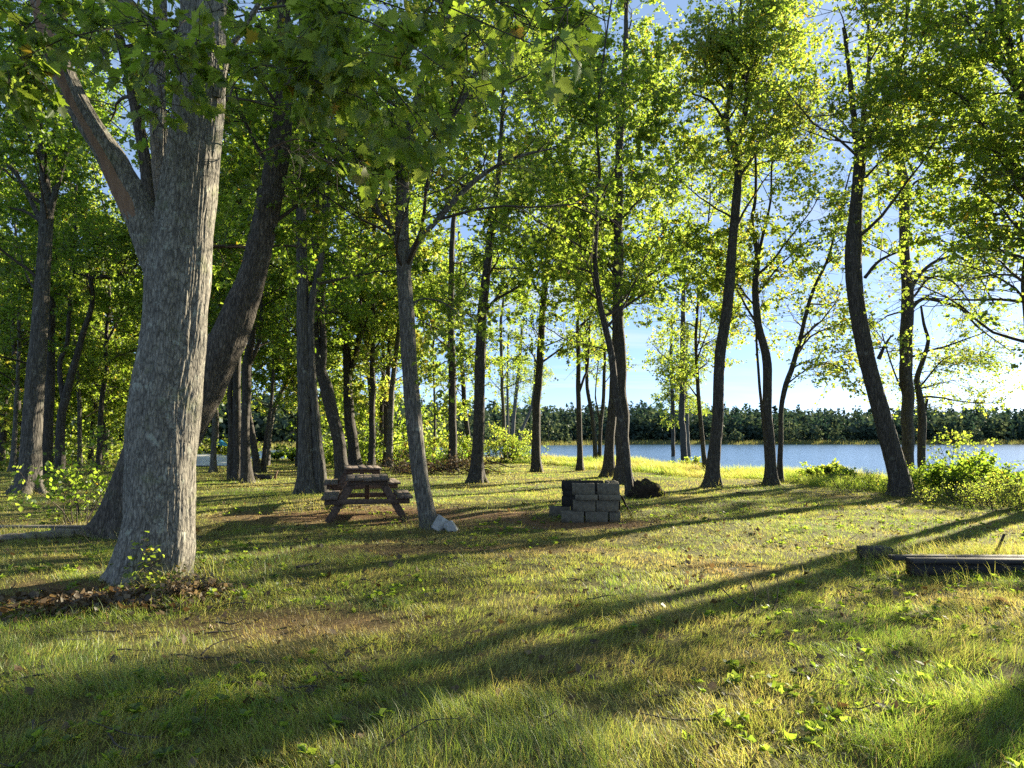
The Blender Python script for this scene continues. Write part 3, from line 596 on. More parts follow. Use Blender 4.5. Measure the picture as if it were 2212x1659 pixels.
make_tree("maple_tree", "thinner left one of two slim trunks in the shore weeds", [[(823, 1000, 11), (825, 873, 9), (829, 780, 8), (826, 650, 6)]], h0=3.2, top=13, Lm=2.8, nl=15, seed=18, hue=.1)
make_tree("maple_tree", "thicker right one of two slim trunks in the shore weeds", [[(836, 1008, 14), (834, 873, 12), (840, 780, 10), (846, 650, 8)]], h0=3.4, top=13, Lm=2.8, nl=15, seed=19, hue=.1)
make_tree("maple_tree", "straight dark trunk rising from the brush pile", [[(978, 1017, 20), (977, 881, 17), (977, 780, 16), (975, 664, 14), (978, 500, 11)]], h0=3.8, top=14, Lm=3.2, nl=18, seed=20, hue=.08)
make_tree("maple_tree", "slim stem curving away beside the brush pile trunk", [[(1018, 998, 10), (1012, 947, 10), (1003, 870, 10), (998, 780, 9), (997, 664, 8), (992, 500, 6)]], h0=3.2, top=13, Lm=2.7, nl=15, seed=21, hue=.12)
make_tree("maple_tree", "sturdy dark trunk in mid lawn with a flared foot and long shadow", [[(1029, 1043, 30), (1031, 990, 27), (1034, 925, 25), (1038, 772, 23), (1043, 664, 22), (1054, 560, 19), (1068, 450, 15), (1078, 370, 13), (1085, 250, 9)], [(1042, 700, 9), (1062, 655, 7), (1110, 625, 6), (1160, 590, 4)]], h0=4.2, top=14.5, Lm=3.4, nl=18, seed=22, flare=.9, sides=36, ridge=.008, step=.1)
for i, (lab, st, sd) in enumerate((("leftmost stem of the slender cluster at the water's edge", [(1093, 999, 9), (1088, 910, 8), (1084, 816, 7), (1082, 700, 6)], 23), ("thinnest middle stem of the slender cluster at the water's edge", [(1099, 996, 6), (1097, 900, 5), (1096, 816, 5), (1098, 720, 4)], 24),
        ("third stem of the slender water's edge cluster, bending right", [(1105, 996, 9), (1110, 900, 8), (1121, 794, 7), (1128, 700, 6)], 25), ("strongly leaning right stem of the slender water's edge cluster", [(1114, 996, 9), (1124, 940, 7), (1149, 873, 6), (1156, 800, 5)], 26))):
    make_tree("maple_tree", lab, [st], h0=4.2, top=11.5, Lm=2.3, nl=12, seed=sd, hue=.14, nlf=28, group="slender stems clustered at the water's edge", mat_=M_BARKP, az=1.0)
make_tree("maple_tree", "slightly wavy trunk in tall grass left of the fire pit", [[(1159, 1020, 22), (1157, 925, 18), (1167, 772, 16), (1173, 664, 14), (1183, 560, 11), (1186, 420, 9)]], h0=4.4, top=14, Lm=3.2, nl=17, seed=27, hue=.1)
make_tree("maple_tree", "slim forked trunk in tall grass above the fire pit's left end", [[(1253, 1017, 13), (1250, 860, 11), (1250, 785, 10), (1248, 680, 7)], [(1252, 845, 6), (1262, 815, 5), (1270, 790, 5), (1274, 700, 4)]], h0=4.2, top=12, Lm=2.6, nl=14, seed=28, hue=.12)
make_tree("maple_tree", "thin curved stem at the waterline behind the fire pit", [[(1287, 1001, 10), (1284, 950, 9), (1280, 903, 9), (1269, 838, 8), (1266, 740, 6)]], h0=4.4, top=12, Lm=2.5, nl=12, seed=29, hue=.12)
make_tree("maple_tree", "thin forked stem beside the curved one behind the fire pit", [[(1295, 1000, 8), (1298, 920, 8), (1304, 851, 8), (1306, 760, 6)], [(1297, 930, 5), (1291, 880, 4), (1286, 860, 3)]], h0=4.4, top=12, Lm=2.4, nl=12, seed=30, hue=.1)
make_tree("maple_tree", "pale based trunk directly behind the fire pit, half hidden by its neighbour", [[(1315, 1031, 26), (1317, 980, 22), (1319, 925, 20), (1323, 846, 17), (1328, 760, 14), (1331, 664, 11)]], h0=4.6, top=13, Lm=3.0, nl=14, seed=31, hue=.1)
make_tree("maple_tree", "thick straight trunk behind the fire pit's right end", [[(1347, 1044, 32), (1344, 925, 28), (1339, 794, 26), (1335, 664, 25), (1335, 480, 20), (1340, 300, 16), (1352, 100, 12)], [(1336, 480, 10), (1290, 470, 8), (1240, 455, 6), (1200, 400, 4)]], h0=4.6, top=15, Lm=3.6, nl=19, seed=32, hue=.08, sides=30)
make_tree("maple_tree", "slender trunk leaning left across the thick trunk behind the fire pit", [[(1361, 1074, 18), (1355, 1010, 17), (1348, 950, 17), (1340, 900, 16), (1331, 858, 16), (1320, 764, 15), (1308, 710, 14), (1296, 655, 13), (1285, 560, 10)]], h0=4.2, top=12, Lm=3.0, nl=15, seed=33, hue=.06)
make_tree("maple_tree", "thin stem before the water between two bare lawn trunks", [[(1454, 998, 9), (1453, 873, 8), (1450, 780, 7), (1452, 680, 5)]], h0=3.6, top=12, Lm=2.8, nl=16, seed=34, pk=.55, hue=.2, nlf=36)
make_tree("maple_tree", "dark upright trunk in shore grass, mid lake view", [[(1479, 1015, 16), (1473, 900, 13), (1474, 816, 12), (1476, 664, 10), (1480, 520, 8)]], h0=4.2, top=14, Lm=3.2, nl=18, seed=35, pk=.55, hue=.2, nlf=36)
make_tree("maple_tree", "thin pale stem hugging the dark upright shore trunk", [[(1489, 1004, 8), (1484, 903, 7), (1481, 816, 7), (1486, 700, 5)]], h0=4, top=12, Lm=2.5, nl=13, seed=36, pk=.55, hue=.2, mat_=M_BARKP)
make_tree("maple_tree", "wavy thin trunk just left of the bold forked lawn trunk", [[(1526, 1022, 11), (1518, 960, 10), (1510, 880, 9), (1506, 800, 8), (1503, 740, 7), (1508, 640, 6)], [(1508, 860, 4), (1490, 835, 3), (1478, 815, 2)]], h0=4, top=12, Lm=2.7, nl=14, seed=37, pk=.55, hue=.18)
make_tree("maple_tree", "bold bare lawn trunk with a wide V fork high above the lake",
    [[(1537, 1053, 34), (1541, 1000, 29), (1550, 903, 26), (1555, 772, 25), (1571, 664, 25), (1580, 550, 22), (1589, 450, 21), (1595, 367, 18), (1585, 318, 18), (1568, 268, 14), (1578, 200, 11), (1590, 117, 9), (1580, 20, 7)],
     [(1588, 325, 16), (1602, 283, 14), (1614, 207, 12), (1607, 150, 10), (1598, 67, 8), (1602, -20, 6)], [(1566, 265, 8), (1532, 217, 6), (1475, 198, 4)], [(1577, 205, 7), (1531, 150, 5), (1498, 73, 4)], [(1600, 380, 7), (1630, 330, 6), (1670, 250, 5), (1720, 200, 3)], [(1614, 160, 6), (1650, 110, 5), (1690, 60, 3)]],
    h0=6.5, top=14, Lm=2.9, nl=20, ls=.105, seed=38, pk=.8, hue=.22, sides=40, ridge=.008, step=.1, ext=False, nlf=22, flare=.7)
make_tree("maple_tree", "rough trunk with a broken scar right of the bold forked one", [[(1666, 1047, 25), (1662, 960, 22), (1658, 886, 20), (1656, 786, 20), (1648, 740, 18), (1638, 703, 17), (1632, 620, 15), (1636, 550, 12), (1625, 480, 9), (1632, 430, 7)], [(1636, 560, 8), (1650, 500, 7), (1665, 430, 5)]], h0=4.2, top=11, Lm=2.9, nl=18, seed=39, pk=.8, hue=.22, nlf=22, sides=24)
make_tree("maple_tree", "thin grey stem pressed against the scarred trunk's left side", [[(1659, 1040, 8), (1653, 960, 8), (1646, 886, 7), (1638, 800, 6), (1634, 729, 5)]], h0=3.9, top=8.5, Lm=2.0, nl=9, seed=40, pk=.8, hue=.2, Z=23.5)
make_tree("maple_tree", "slim trunk sweeping up to the right beside the scarred one", [[(1685, 1042, 13), (1686, 960, 11), (1687, 886, 11), (1698, 830, 12), (1709, 800, 12), (1728, 736, 10), (1741, 680, 9), (1756, 630, 8), (1790, 553, 6), (1810, 470, 5), (1840, 360, 3)], [(1700, 830, 4), (1740, 800, 3), (1790, 780, 2)]], h0=3.2, top=10, Lm=2.4, nl=14, seed=41, pk=.8, hue=.25, nlf=24, ext=False, az=0.0)
make_tree("maple_tree", "heavy dark trunk bowing left over the bank, many upright forks",
    [[(1950, 1070, 54), (1943, 1030, 46), (1925, 966, 43), (1898, 870, 40), (1872, 770, 38), (1852, 670, 38), (1844, 590, 39), (1845, 520, 37), (1850, 430, 28), (1857, 340, 28), (1848, 283, 16), (1839, 200, 14), (1833, 140, 11), (1822, 60, 9)],
     [(1858, 340, 16), (1864, 260, 12), (1875, 170, 11), (1878, 100, 8), (1870, 0, 6)], [(1860, 345, 24), (1878, 298, 23), (1905, 245, 20), (1922, 217, 18), (1940, 160, 14), (1955, 83, 10), (1962, -20, 8)], [(1868, 335, 14), (1890, 300, 11), (1935, 258, 9), (1970, 200, 7), (2010, 150, 4)],
     [(1868, 600, 9), (1885, 578, 8), (1905, 560, 7), (1945, 542, 5)], [(1898, 775, 12), (1909, 750, 8), (1925, 725, 5)]],
    h0=6.2, top=13, Lm=2.9, nl=22, ls=.10, mat_=M_BARK2, seed=42, pk=.8, hue=.14, sides=64, step=.07, ridge=.012, ext=False, nlf=22, flare=.5)
make_tree("maple_tree", "upright grey trunk right of the heavy bowing one, long boughs over water",
    [[(1963, 1035, 32), (1962, 1000, 28), (1960, 853, 28), (1956, 753, 30), (1960, 620, 28), (1952, 533, 24), (1955, 417, 24), (1943, 340, 20), (1941, 267, 12), (1950, 180, 9)],
     [(1968, 625, 12), (1985, 595, 9), (2025, 563, 8), (2075, 556, 6), (2115, 600, 5), (2150, 660, 4)], [(1970, 665, 11), (1985, 650, 9), (2008, 646, 8), (2075, 666, 7), (2108, 703, 5), (2150, 735, 3), (2185, 760, 2)],
     [(1953, 440, 7), (1975, 395, 6), (2010, 380, 5), (2060, 340, 3)], [(1955, 415, 8), (1925, 400, 6), (1915, 350, 5)], [(1960, 870, 5), (1930, 800, 4), (1905, 720, 3)], [(1975, 640, 6), (2010, 600, 5), (2060, 610, 4), (2120, 690, 3)]],
    Z=27.3, h0=3.7, top=14, Lm=3.4, nl=18, ls=.10, seed=43, pk=.8, hue=.18, sides=30, ext=False, nlf=22, az=-.1, dens=1, elev=(-12, 35))
make_tree("maple_tree", "spindly snapped stem beside the upright grey trunk", [[(1991, 1040, 18), (1991, 960, 19), (1992, 903, 19), (1984, 840, 15), (1982, 815, 13), (1996, 770, 11), (2005, 736, 9), (1996, 700, 7), (1990, 660, 5)], [(1995, 900, 8), (1999, 880, 8), (2004, 862, 5)], [(1992, 830, 5), (2040, 775, 3), (2090, 765, 2)]],
    Z=27.8, h0=3.0, top=7.2, Lm=2.3, nl=9, ls=.095, seed=44, pk=.8, hue=.25, ext=False, nlf=26, az=0.1, dens=1, elev=(-15, 20))
make_tree("maple_tree", "tree at the right edge whose trunk leans in above the picture's corner",
    [[(2330, 1105, 46), (2315, 900, 42), (2285, 650, 38), (2250, 430, 32), (2222, 300, 28), (2202, 200, 24), (2178, 90, 20), (2155, 0, 17), (2140, -120, 13)],
     [(2300, 700, 20), (2240, 450, 14), (2200, 370, 12), (2160, 310, 11), (2125, 268, 9), (2080, 210, 7), (2040, 190, 5), (2000, 170, 3)], [(2200, 190, 10), (2160, 110, 8), (2120, 60, 6), (2080, 30, 4)], [(2180, 340, 6), (2120, 318, 5), (2050, 320, 4), (1990, 318, 3)]],
    Z=17, h0=5, top=11.5, Lm=2.9, nl=18, ls=.10, seed=45, pk=.8, hue=.12, sides=30, ext=False, nlf=22, az=3.0)
# trees standing just outside the picture on the right, between the lawn and the sun
for i, (x, y, dia, lab, sd) in enumerate(((12.65, 17.1, .34, "thick maple on the bank past the timber pit, outside the right edge", 50), (12.45, 16.25, .5, "second maple on the bank past the timber pit", 51), (14.0, 14.3, .36, "third maple along the bank past the timber pit", 52),
        (15.2, 11.2, .55, "fourth maple along the bank past the timber pit", 53), (17.6, 10.4, .5, "fifth maple along the bank, nearest the water", 54), (15.8, 8.2, .5, "sixth maple along the bank past the timber pit", 55), (17.2, 5.6, .5, "last maple along the bank past the timber pit", 56))):
    g = float(gz(x, y)); rg = np.random.default_rng(sd); root = thing("maple_tree", lab, "tree", (x, y, g), "maples along the bank outside the picture"); loc = np.array([x, y, g])
    W = np.array([[0, 0, -.05, dia / 2], [.1, .05, 2, dia * .43], [.05, .2, 5, dia * .38], [.3, .1, 8, dia * .3], [.2, .2, 12, dia * .15], [.3, .3, 14, .03]])
    trunk_mesh("trunk", [W], root, M_BARK2, 16, .25, 0, .7, .3, 5, sd)
    nl = 16; hh = rg.uniform(2.6, 12, nl); A = np.stack([hh * 0 + .1, hh * 0 + .1, hh], -1) + loc; azm = rg.uniform(0, 6.28, nl); el = np.radians(rg.uniform(0, 50, nl))
    limbs = grow(rg, A, np.stack([np.cos(azm) * np.cos(el), np.sin(azm) * np.cos(el), np.sin(el)], -1), rg.uniform(1.6, 3.4, nl), 8, .13, .015)
    foliage_local(rg, limbs, np.full((nl, 1), .045) * np.linspace(1, .25, 8)[None], root, loc, ls=.125, nlf=14, hue=.1)
# ------------------------------------------------------------------ the sunlit wood on the left, beyond the clearing
rg = np.random.default_rng(77); spots = []
while len(spots) < 46:
    y = rg.uniform(34, 88); px = rg.uniform(-260, 980) if len(spots) > 12 else rg.uniform(-200, 330); x = (px - 1106) / F * y
    if shore_dist(np.array([x]), np.array([y]))[0] > 2.0 and all((x - a) ** 2 + (y - b) ** 2 > 6 for a, b in spots) and not (540 < px < 660 and y > 40): spots.append((x, y))
for i, (x, y) in enumerate(spots):
    g = float(gz(x, y)); sd = 200 + i; r2 = np.random.default_rng(sd); far = y > 52
    lowlit = r2.random() < .62
    root = thing("forest_tree", "slim lit tree in the wood beyond the clearing" if lowlit else "tall bare stemmed tree in the wood beyond the clearing", "tree", (x, y, g), "bushy trees in the wood beyond the clearing" if lowlit else "bare stemmed trees in the wood beyond the clearing"); loc = np.array([x, y, g])
    H = r2.uniform(9, 16); dia = r2.uniform(.14, .34); lx, ly = r2.normal(0, .5, 2)
    W = np.array([[0, 0, -.05, dia / 2], [lx * .2, ly * .2, H * .25, dia * .42], [lx, ly * .5, H * .55, dia * .3], [lx * .8, ly, H * .8, dia * .18], [lx, ly, H, .02]])
    trunk_mesh("trunk", [W], root, M_BARK2 if r2.random() < .6 else M_BARKP, 8, .6, 0, .5, .3, 5, sd)
    nl = 18; h0 = .9 if lowlit else 3.0; hh = h0 + (H - h0) * r2.random(nl) ** 1.15; A = np.stack([np.interp(hh, W[:, 2], W[:, 0]), np.interp(hh, W[:, 2], W[:, 1]), hh], -1) + loc
    azm = r2.uniform(0, 6.28, nl); el = np.radians(r2.uniform(0, 50, nl))
    limbs = grow(r2, A, np.stack([np.cos(azm) * np.cos(el), np.sin(azm) * np.cos(el), np.sin(el)], -1), r2.uniform(1.5, 3.2, nl) * (1.1 - .5 * hh / H), 8, .14, .01)
    foliage_local(r2, limbs, np.full((nl, 1), .03) * np.linspace(1, .3, 8)[None], root, loc, ls=.20 if far else .17, nsub=7, ntw=5, nlf=24, hue=.16 + r2.normal(0, .08), tubes_twig=False, do_prune=True, dens=1.2)
# ------------------------------------------------------------------ shrubs, saplings, weeds
def shrub(name, label, cat, x, y, hgt, rad, n_st, ls, hue, seed, group=None, nlf=8, big=False, dens=1.0, bark=M_TWIG, lm=M_LEAF, nsub=5, ntw=3, elev=(35, 88)):
    r2 = np.random.default_rng(seed); g = float(gz(x, y)); root = thing(name, label, cat, (x, y, g), group); loc = np.array([x, y, g])
    a = r2.uniform(0, 6.28, n_st); rr = rad * .5 * np.sqrt(r2.random(n_st)); st = np.stack([x + rr * np.cos(a), y + rr * np.sin(a), np.full(n_st, g - .02)], -1)
    el = np.radians(r2.uniform(*elev, n_st)); d = np.stack([np.cos(a) * np.cos(el), np.sin(a) * np.cos(el), np.sin(el)], -1)
    limbs = grow(r2, st, d, hgt * r2.uniform(.5, 1.1, n_st), 8, .14, -.02)
    foliage_local(r2, limbs, np.full((n_st, 1), .006 + .004 * hgt) * np.linspace(1, .3, 8)[None], root, loc, ls=ls, nsub=nsub, ntw=ntw, nlf=nlf, sub=(.2 * hgt, .45 * hgt), tw=(.12 * hgt, .25 * hgt), hue=hue, dens=dens, droop=.2, do_prune=False, leaf_mat_=lm, bark=bark, big=big)
    return root
def px_xy(x, y, Z): p = at(x, y, Z); return p[0], p[1]
x, y = px_xy(2075, 1050, 18.6); shrub("shrub", "broad leaved bush in the dark shade right of the bowing trunk", "shrub", x, y, 1.0, 1.6, 30, .10, -.12, 301, nlf=11)
x, y = px_xy(2105, 1050, 19.4); shrub("shrub", "broad leaved bush behind the dark one, half in sun", "shrub", x, y, .95, 1.3, 22, .09, .05, 302, nlf=10)
x, y = px_xy(2068, 1040, 20.5); shrub("shrub", "tall pale sunlit sapling rising above the bank bushes over the lake", "shrub", x, y, 1.75, .35, 8, .075, .2, 303, elev=(78, 90))
x, y = px_xy(2000, 1050, 20.5); shrub("shrub", "light bush between the bowing trunk and the tall pale sapling", "shrub", x, y, .9, 1.0, 20, .07, .12, 304)
x, y = px_xy(2190, 1060, 17.5); shrub("shrub", "reddish tinged bush at the right picture edge", "shrub", x, y, .8, 1.2, 18, .06, .3, 305)
x, y = px_xy(1880, 1060, 19.5); shrub("shrub", "low tangled weed clump left of the bowing trunk's foot", "shrub", x, y, .55, 1.6, 34, .04, .1, 306)
x, y = px_xy(2090, 1085, 16.3); shrub("shrub", "wispy goldenrod clump in front of the dark bush", "shrub", x, y, .6, 1.7, 40, .035, .28, 307, nlf=6)
x, y = px_xy(2180, 1105, 15.0); shrub("shrub", "wispy weed clump below the reddish bush", "shrub", x, y, .55, 1.4, 34, .035, .25, 308, nlf=6)
x, y = px_xy(172, 1100, 12.6); shrub("sapling", "young oak sapling in shade left of the flared maple base", "sapling", x, y, 1.35, .5, 7, .085, -.05, 310, elev=(55, 88), nlf=6)
x, y = px_xy(190, 1080, 14.2); shrub("sapling", "slim dark sapling behind the young oak sapling", "sapling", x, y, 1.9, .3, 4, .08, -.05, 311, elev=(75, 90), nlf=6)
for i, (px, py, Z, h_, r_, lab, hu) in enumerate(((770, 1008, 37, 1.5, 1.6, "round green bush behind the knobbly trunk", .1), (880, 1000, 40, 1.7, 1.6, "bright bush by the lake right of the slim trunk pair", .3), (945, 1015, 33, 1.3, 1.6, "dark leafy bush behind the brush pile", -.05),
        (1075, 995, 42, 2.3, .9, "upright sunlit bush beside the slender cluster", .36), (1135, 995, 43, 1.5, 1.0, "low sunlit bush right of the slender cluster", .3), (1000, 1000, 44, 1.5, 1.3, "pale bush at the waterline behind the brush pile trunk", .2), (690, 1000, 44, 1.4, 1.4, "dense round bush on the shore beside the dark picnic table", .0),
        (630, 1002, 46, 1.0, 2.0, "low round shore bush just under the dark picnic table's right end", .05), (480, 995, 46, 1.6, 1.3, "bright bush behind the white boat", .35), (520, 1000, 48, 1.5, 1.2, "bright bush between the twin stems and the water", .3), (1490, 1000, 36, .8, 1.4, "low weedy clump before the lake at the dark shore trunk", .3), (1790, 1040, 24, .6, 1.2, "low weedy clump in the tall grass near the bowing trunk", .35))):
    x, y = px_xy(px, py, Z); shrub("shrub", lab, "shrub", x, y, h_, r_, 22, .10, hu - .12, 320 + i, nlf=16)
# far-left undergrowth: one mass of waist to head high greenery under the wood
r2 = np.random.default_rng(91); n = 60000; Y = r2.uniform(40, 80, n); X = (r2.uniform(-300, 960, n) - 1106) / F * Y
k = (shore_dist(X, Y) > 1.0) & (fbm(X * .25, Y * .25, 0, 92, 3) > .42) & ~((X / Y * F + 1106 > 440) & (X / Y * F + 1106 < 670)); X, Y = X[k], Y[k]; n = len(X)
hh = r2.random(n) ** 1.4 * 3.2 * np.clip((fbm(X * .25, Y * .25, 0, 92, 3) - .38) * 5, .15, 1); P = np.stack([X, Y, gz(X, Y) + hh], -1)
V, F_, ti = leaves(r2, P, r2.normal(0, 1, (n, 3)), r2.uniform(.14, .26, n), np.clip(.6 + r2.normal(0, .15, n), 0, .95))
tag(mk("undergrowth", V, F_, M_LEAF, tint=ti), "mass of bright leafy undergrowth filling the wood beyond the clearing", "undergrowth", kind='stuff')
# shoots on the big trunk and litter at its foot
p0 = at(296, 1195, 7.05); r2 = np.random.default_rng(60)
def sprig(name, label, cat, base, hgt, n_st, ls, hue, seed, lm=M_LEAF, spread=.3, nlf=5):
    r2 = np.random.default_rng(seed); root = thing(name, label, cat, tuple(base)); st = np.repeat(np.asarray(base)[None], n_st, 0) + r2.normal(0, .03, (n_st, 3)) * [1, 1, 0]
    d = np.stack([r2.normal(0, spread, n_st), r2.normal(0, spread, n_st) - .15, np.ones(n_st)], -1); limbs = grow(r2, st, d, hgt * r2.uniform(.6, 1.1, n_st), 8, .12, -.02)
    foliage_local(r2, limbs, np.full((n_st, 1), .004) * np.linspace(1, .4, 8)[None], root, np.asarray(base), ls=ls, nsub=3, ntw=2, nlf=nlf, sub=(.05, .14), tw=(.04, .1), hue=hue, do_prune=False, leaf_mat_=lm)
    return root
gb = ground_at(303, 1268); sprig("leafy_shoot", "green leafy shoot sprouting against the huge maple's foot", "plant", gb, .52, 4, .055, .2, 61)
gb = ground_at(395, 1292); sprig("leafy_shoot", "red leaved seedling in the sun at the huge maple's right foot", "plant", gb, .18, 8, .05, .5, 62, M_DEAD, .9)
gb = ground_at(440, 1282); sprig("leafy_shoot", "pinkish low seedling right of the red leaved one", "plant", gb, .14, 9, .045, .55, 63, M_DEAD, 1.1)
gb = ground_at(345, 1285); sprig("leafy_shoot", "small yellowing seedling in front of the huge maple's trunk", "plant", gb, .22, 5, .045, .45, 64, M_LEAF, .6)
n = 3200; a = r2.uniform(0, 6.28, n); rr = np.sqrt(r2.random(n)); c0 = ground_at(330, 1300); c1 = ground_at(110, 1320)
tt = r2.random(n); X = c0[0] + (c1[0] - c0[0]) * tt + r2.normal(0, .38, n); Y = c0[1] + (c1[1] - c0[1]) * tt + .12 + r2.normal(0, .25, n)
ex = 3800; X = np.concatenate([X, r2.uniform(-9, 8, ex)]); Y = np.concatenate([Y, r2.uniform(3, 16, ex)]); n += ex
P = np.stack([X, Y, gz(X, Y) + r2.uniform(.004, .03, n)], -1)
V, F_, ti = leaves(r2, P, r2.normal(0, 1, (n, 3)) * [1, 1, .2], r2.uniform(.035, .085, n), np.clip(r2.normal(.4, .22, n), 0, 1), droop=0, upn=1.6)
tag(mk("leaf_litter", V, F_, M_DEAD, tint=ti), "brown fallen leaves littering the shade below the huge maple and the lawn", "leaf litter", kind='stuff')
# low broad leaved weeds and small twigs in the lawn
n = 2600; X, Y = sample_wedge(n, 2.6, 16, 1.3); k = fbm(X * .7, Y * .7, 0, 111, 3) > .5; X, Y = X[k], Y[k]; n = len(X); m_ = 7
P = np.repeat(np.stack([X, Y, gz(X, Y) + r2.uniform(.01, .05, n)], -1), m_, 0); a = np.tile(np.linspace(0, 6.28, m_, endpoint=False), n) + r2.normal(0, .4, n * m_); dd = np.stack([np.cos(a), np.sin(a), np.full(n * m_, .35)], -1)
V, F_, ti = leaves(r2, P, dd * 2, np.repeat(r2.uniform(.025, .065, n), m_), np.clip(r2.normal(.5, .15, n * m_), 0, .9), droop=.05, upn=1.2)
tag(mk("lawn_weeds", V, F_, M_LEAF, tint=ti), "low broad leaved weeds scattered through the lawn", "weeds", kind='stuff')
n = 330; X, Y = sample_wedge(n, 2.6, 20, 1.2); a = r2.uniform(0, 6.28, n); P_ = grow(r2, np.stack([X, Y, gz(X, Y) + .03], -1), np.stack([np.cos(a), np.sin(a), 0 * a + .02], -1), r2.uniform(.1, .5, n), 6, .2, 0.0); P_[:, :, 2] = np.maximum(P_[:, :, 2], gz(P_[:, :, 0], P_[:, :, 1]) + .02)
V, F_ = tubes(P_, np.full((n, 6), .0035) * np.linspace(1.3, .4, 6) * r2.uniform(.7, 1.8, n)[:, None], 5); tag(mk("twig_litter", V, F_, M_TWIG), "small broken twigs scattered over the lawn", "twigs", kind='stuff')
def pale_leaf(x, y, size, label, seed):
    p = ground_at(x, y) + [0, 0, .055]; r2 = np.random.default_rng(seed); V, F_, ti = leaves(r2, np.zeros((1, 3)), np.array([[1., .2, .1]]), np.array([size]), np.array([.95]), True, 0, 1.2)
    o = mk("fallen_leaf", V, F_, M_DEAD, tint=ti); o.location = p; tag(o, label, "leaf")
pale_leaf(1052, 1396, .11, "pale curled oak leaf lying in the shaded grass in mid foreground", 1)
pale_leaf(2150, 1303, .13, "pale pinkish oak leaf on the grass in front of the timber pit", 2)
# ------------------------------------------------------------------ picnic tables
def picnic_table(label, x, y, yaw, Lt=1.75, W=.78, top_h=.79, group="picnic tables", msk=M_TABLE, seed=0):
    r2 = np.random.default_rng(seed); g = float(gz(x, y)); root = thing("picnic_table", label, "picnic table", (x, y, g), group, yaw)
    b = MB(); k = 5; bw = W / k
    for i in range(k): b.box((-W / 2 + bw * (i + .5), Lt / 2 + r2.normal(0, .012), top_h - .02 + r2.normal(0, .003)), (bw - .004, Lt, .04), bev=.003, rng=r2, jit=.0015)
    b.build("tabletop", M_TOPWOOD if msk is M_TABLE else msk, root)
    for s_ in (-1, 1):
        b = MB()
        for i in range(2): b.box((s_ * (.60 + .145 * i), Lt / 2 + r2.normal(0, .012), .445), (.141, Lt, .04), bev=.003, rng=r2, jit=.0015)
        b.build("seat", M_TOPWOOD if msk is M_TABLE else msk, root)
    for yy in (.16, Lt - .16):
        for s_ in (-1, 1):
            x0, x1 = s_ * .24, s_ * .70; ang = math.atan2(x1 - x0, top_h - .03); b = MB()
            b.box(((x0 + x1) / 2, yy, (top_h - .05) / 2 + .005), (.135, .04, math.hypot(x1 - x0, top_h - .06)), roty(-ang), bev=.005); b.build("leg", msk, root)
        b = MB(); e = .043 * (1 if yy < 1 else -1)
        b.box((0, yy - e, .375), (1.52, .04, .09), bev=.005); b.build("seat_beam", msk, root)
        b = MB(); b.box((0, yy - e, top_h - .085), (W - .04, .04, .07), bev=.005); b.build("top_beam", msk, root)
    b = MB(); b.box((0, Lt * .5, .56), (.09, .04, .47), rotx(.5), bev=.004); b.box((0, Lt * .5, top_h - .075), (.09, .09, .065), bev=.004); b.build("brace", msk, root)
    return root
yaw = math.radians(12); Zt = 12.9; px_ = (797 - 1106) / F * Zt
picnic_table("brown picnic table left of the slender speckled maple, nearer of two set end to end", px_, Zt, yaw, seed=1)
picnic_table("brown picnic table half hidden right behind the nearer one", px_ - .62, Zt + 2.55, yaw + .03, seed=2, Lt=1.7)
x, y = px_xy(625, 1000, 47); M_DARKT = simple("dark_wood", [(.3, (.02, .025, .03)), (.7, (.05, .06, .07))], (1, 12, 12), 2, .8, .2)  # near-black bluish wood tone, darker than the two brown tables
picnic_table("dark picnic table on the far left shore, outlined against the water", x, y - .3, math.radians(-82), Lt=2.2, msk=M_DARKT, seed=3)
# ------------------------------------------------------------------ fire pit of loose concrete blocks
FP = at(1215, 1120, 12.95); fx, fy = FP[0] - .02, FP[1]; fyaw = math.radians(-3); fg = float(gz(fx, fy))
def block_mesh(kind, m_):
    Lb, Wb_, Hb = .395, .195, .195
    if kind == 'cap': b = MB(); b.box((0, 0, .05), (Lb, Wb_, .098), bev=.003); return b.build("concrete_block", m_)
    t = .032; b = MB()
    for s_ in (-1, 1): b.box((0, s_ * (Wb_ - t) / 2, Hb / 2), (Lb, t, Hb), bev=.003)
    for xx in (-(Lb - t) / 2, 0, (Lb - t) / 2): b.box((xx, 0, Hb / 2), (t, Wb_ - 2 * t + .004, Hb - .004), bev=.003)
    return b.build("concrete_block", m_)
protos = {}
def place_block(kind, u, v, h_, rot, label, m_=None):
    m_ = m_ or M_BLOCK; key = (kind, m_.name)
    if key not in protos: o = block_mesh(kind, m_); protos[key] = o
    else: o = protos[key].copy(); link(o)
    p = rotz(fyaw) @ np.array([u, v, 0]); o.location = (fx + p[0], fy + p[1], fg + h_); o.rotation_euler = (0, 0, fyaw + math.radians(rot))
    return tag(o, label, "concrete block", "loose concrete blocks of the fire pit")
H_ = .197; c0, c1, c2, c3 = 0, H_, 2 * H_, 2 * H_ + .1
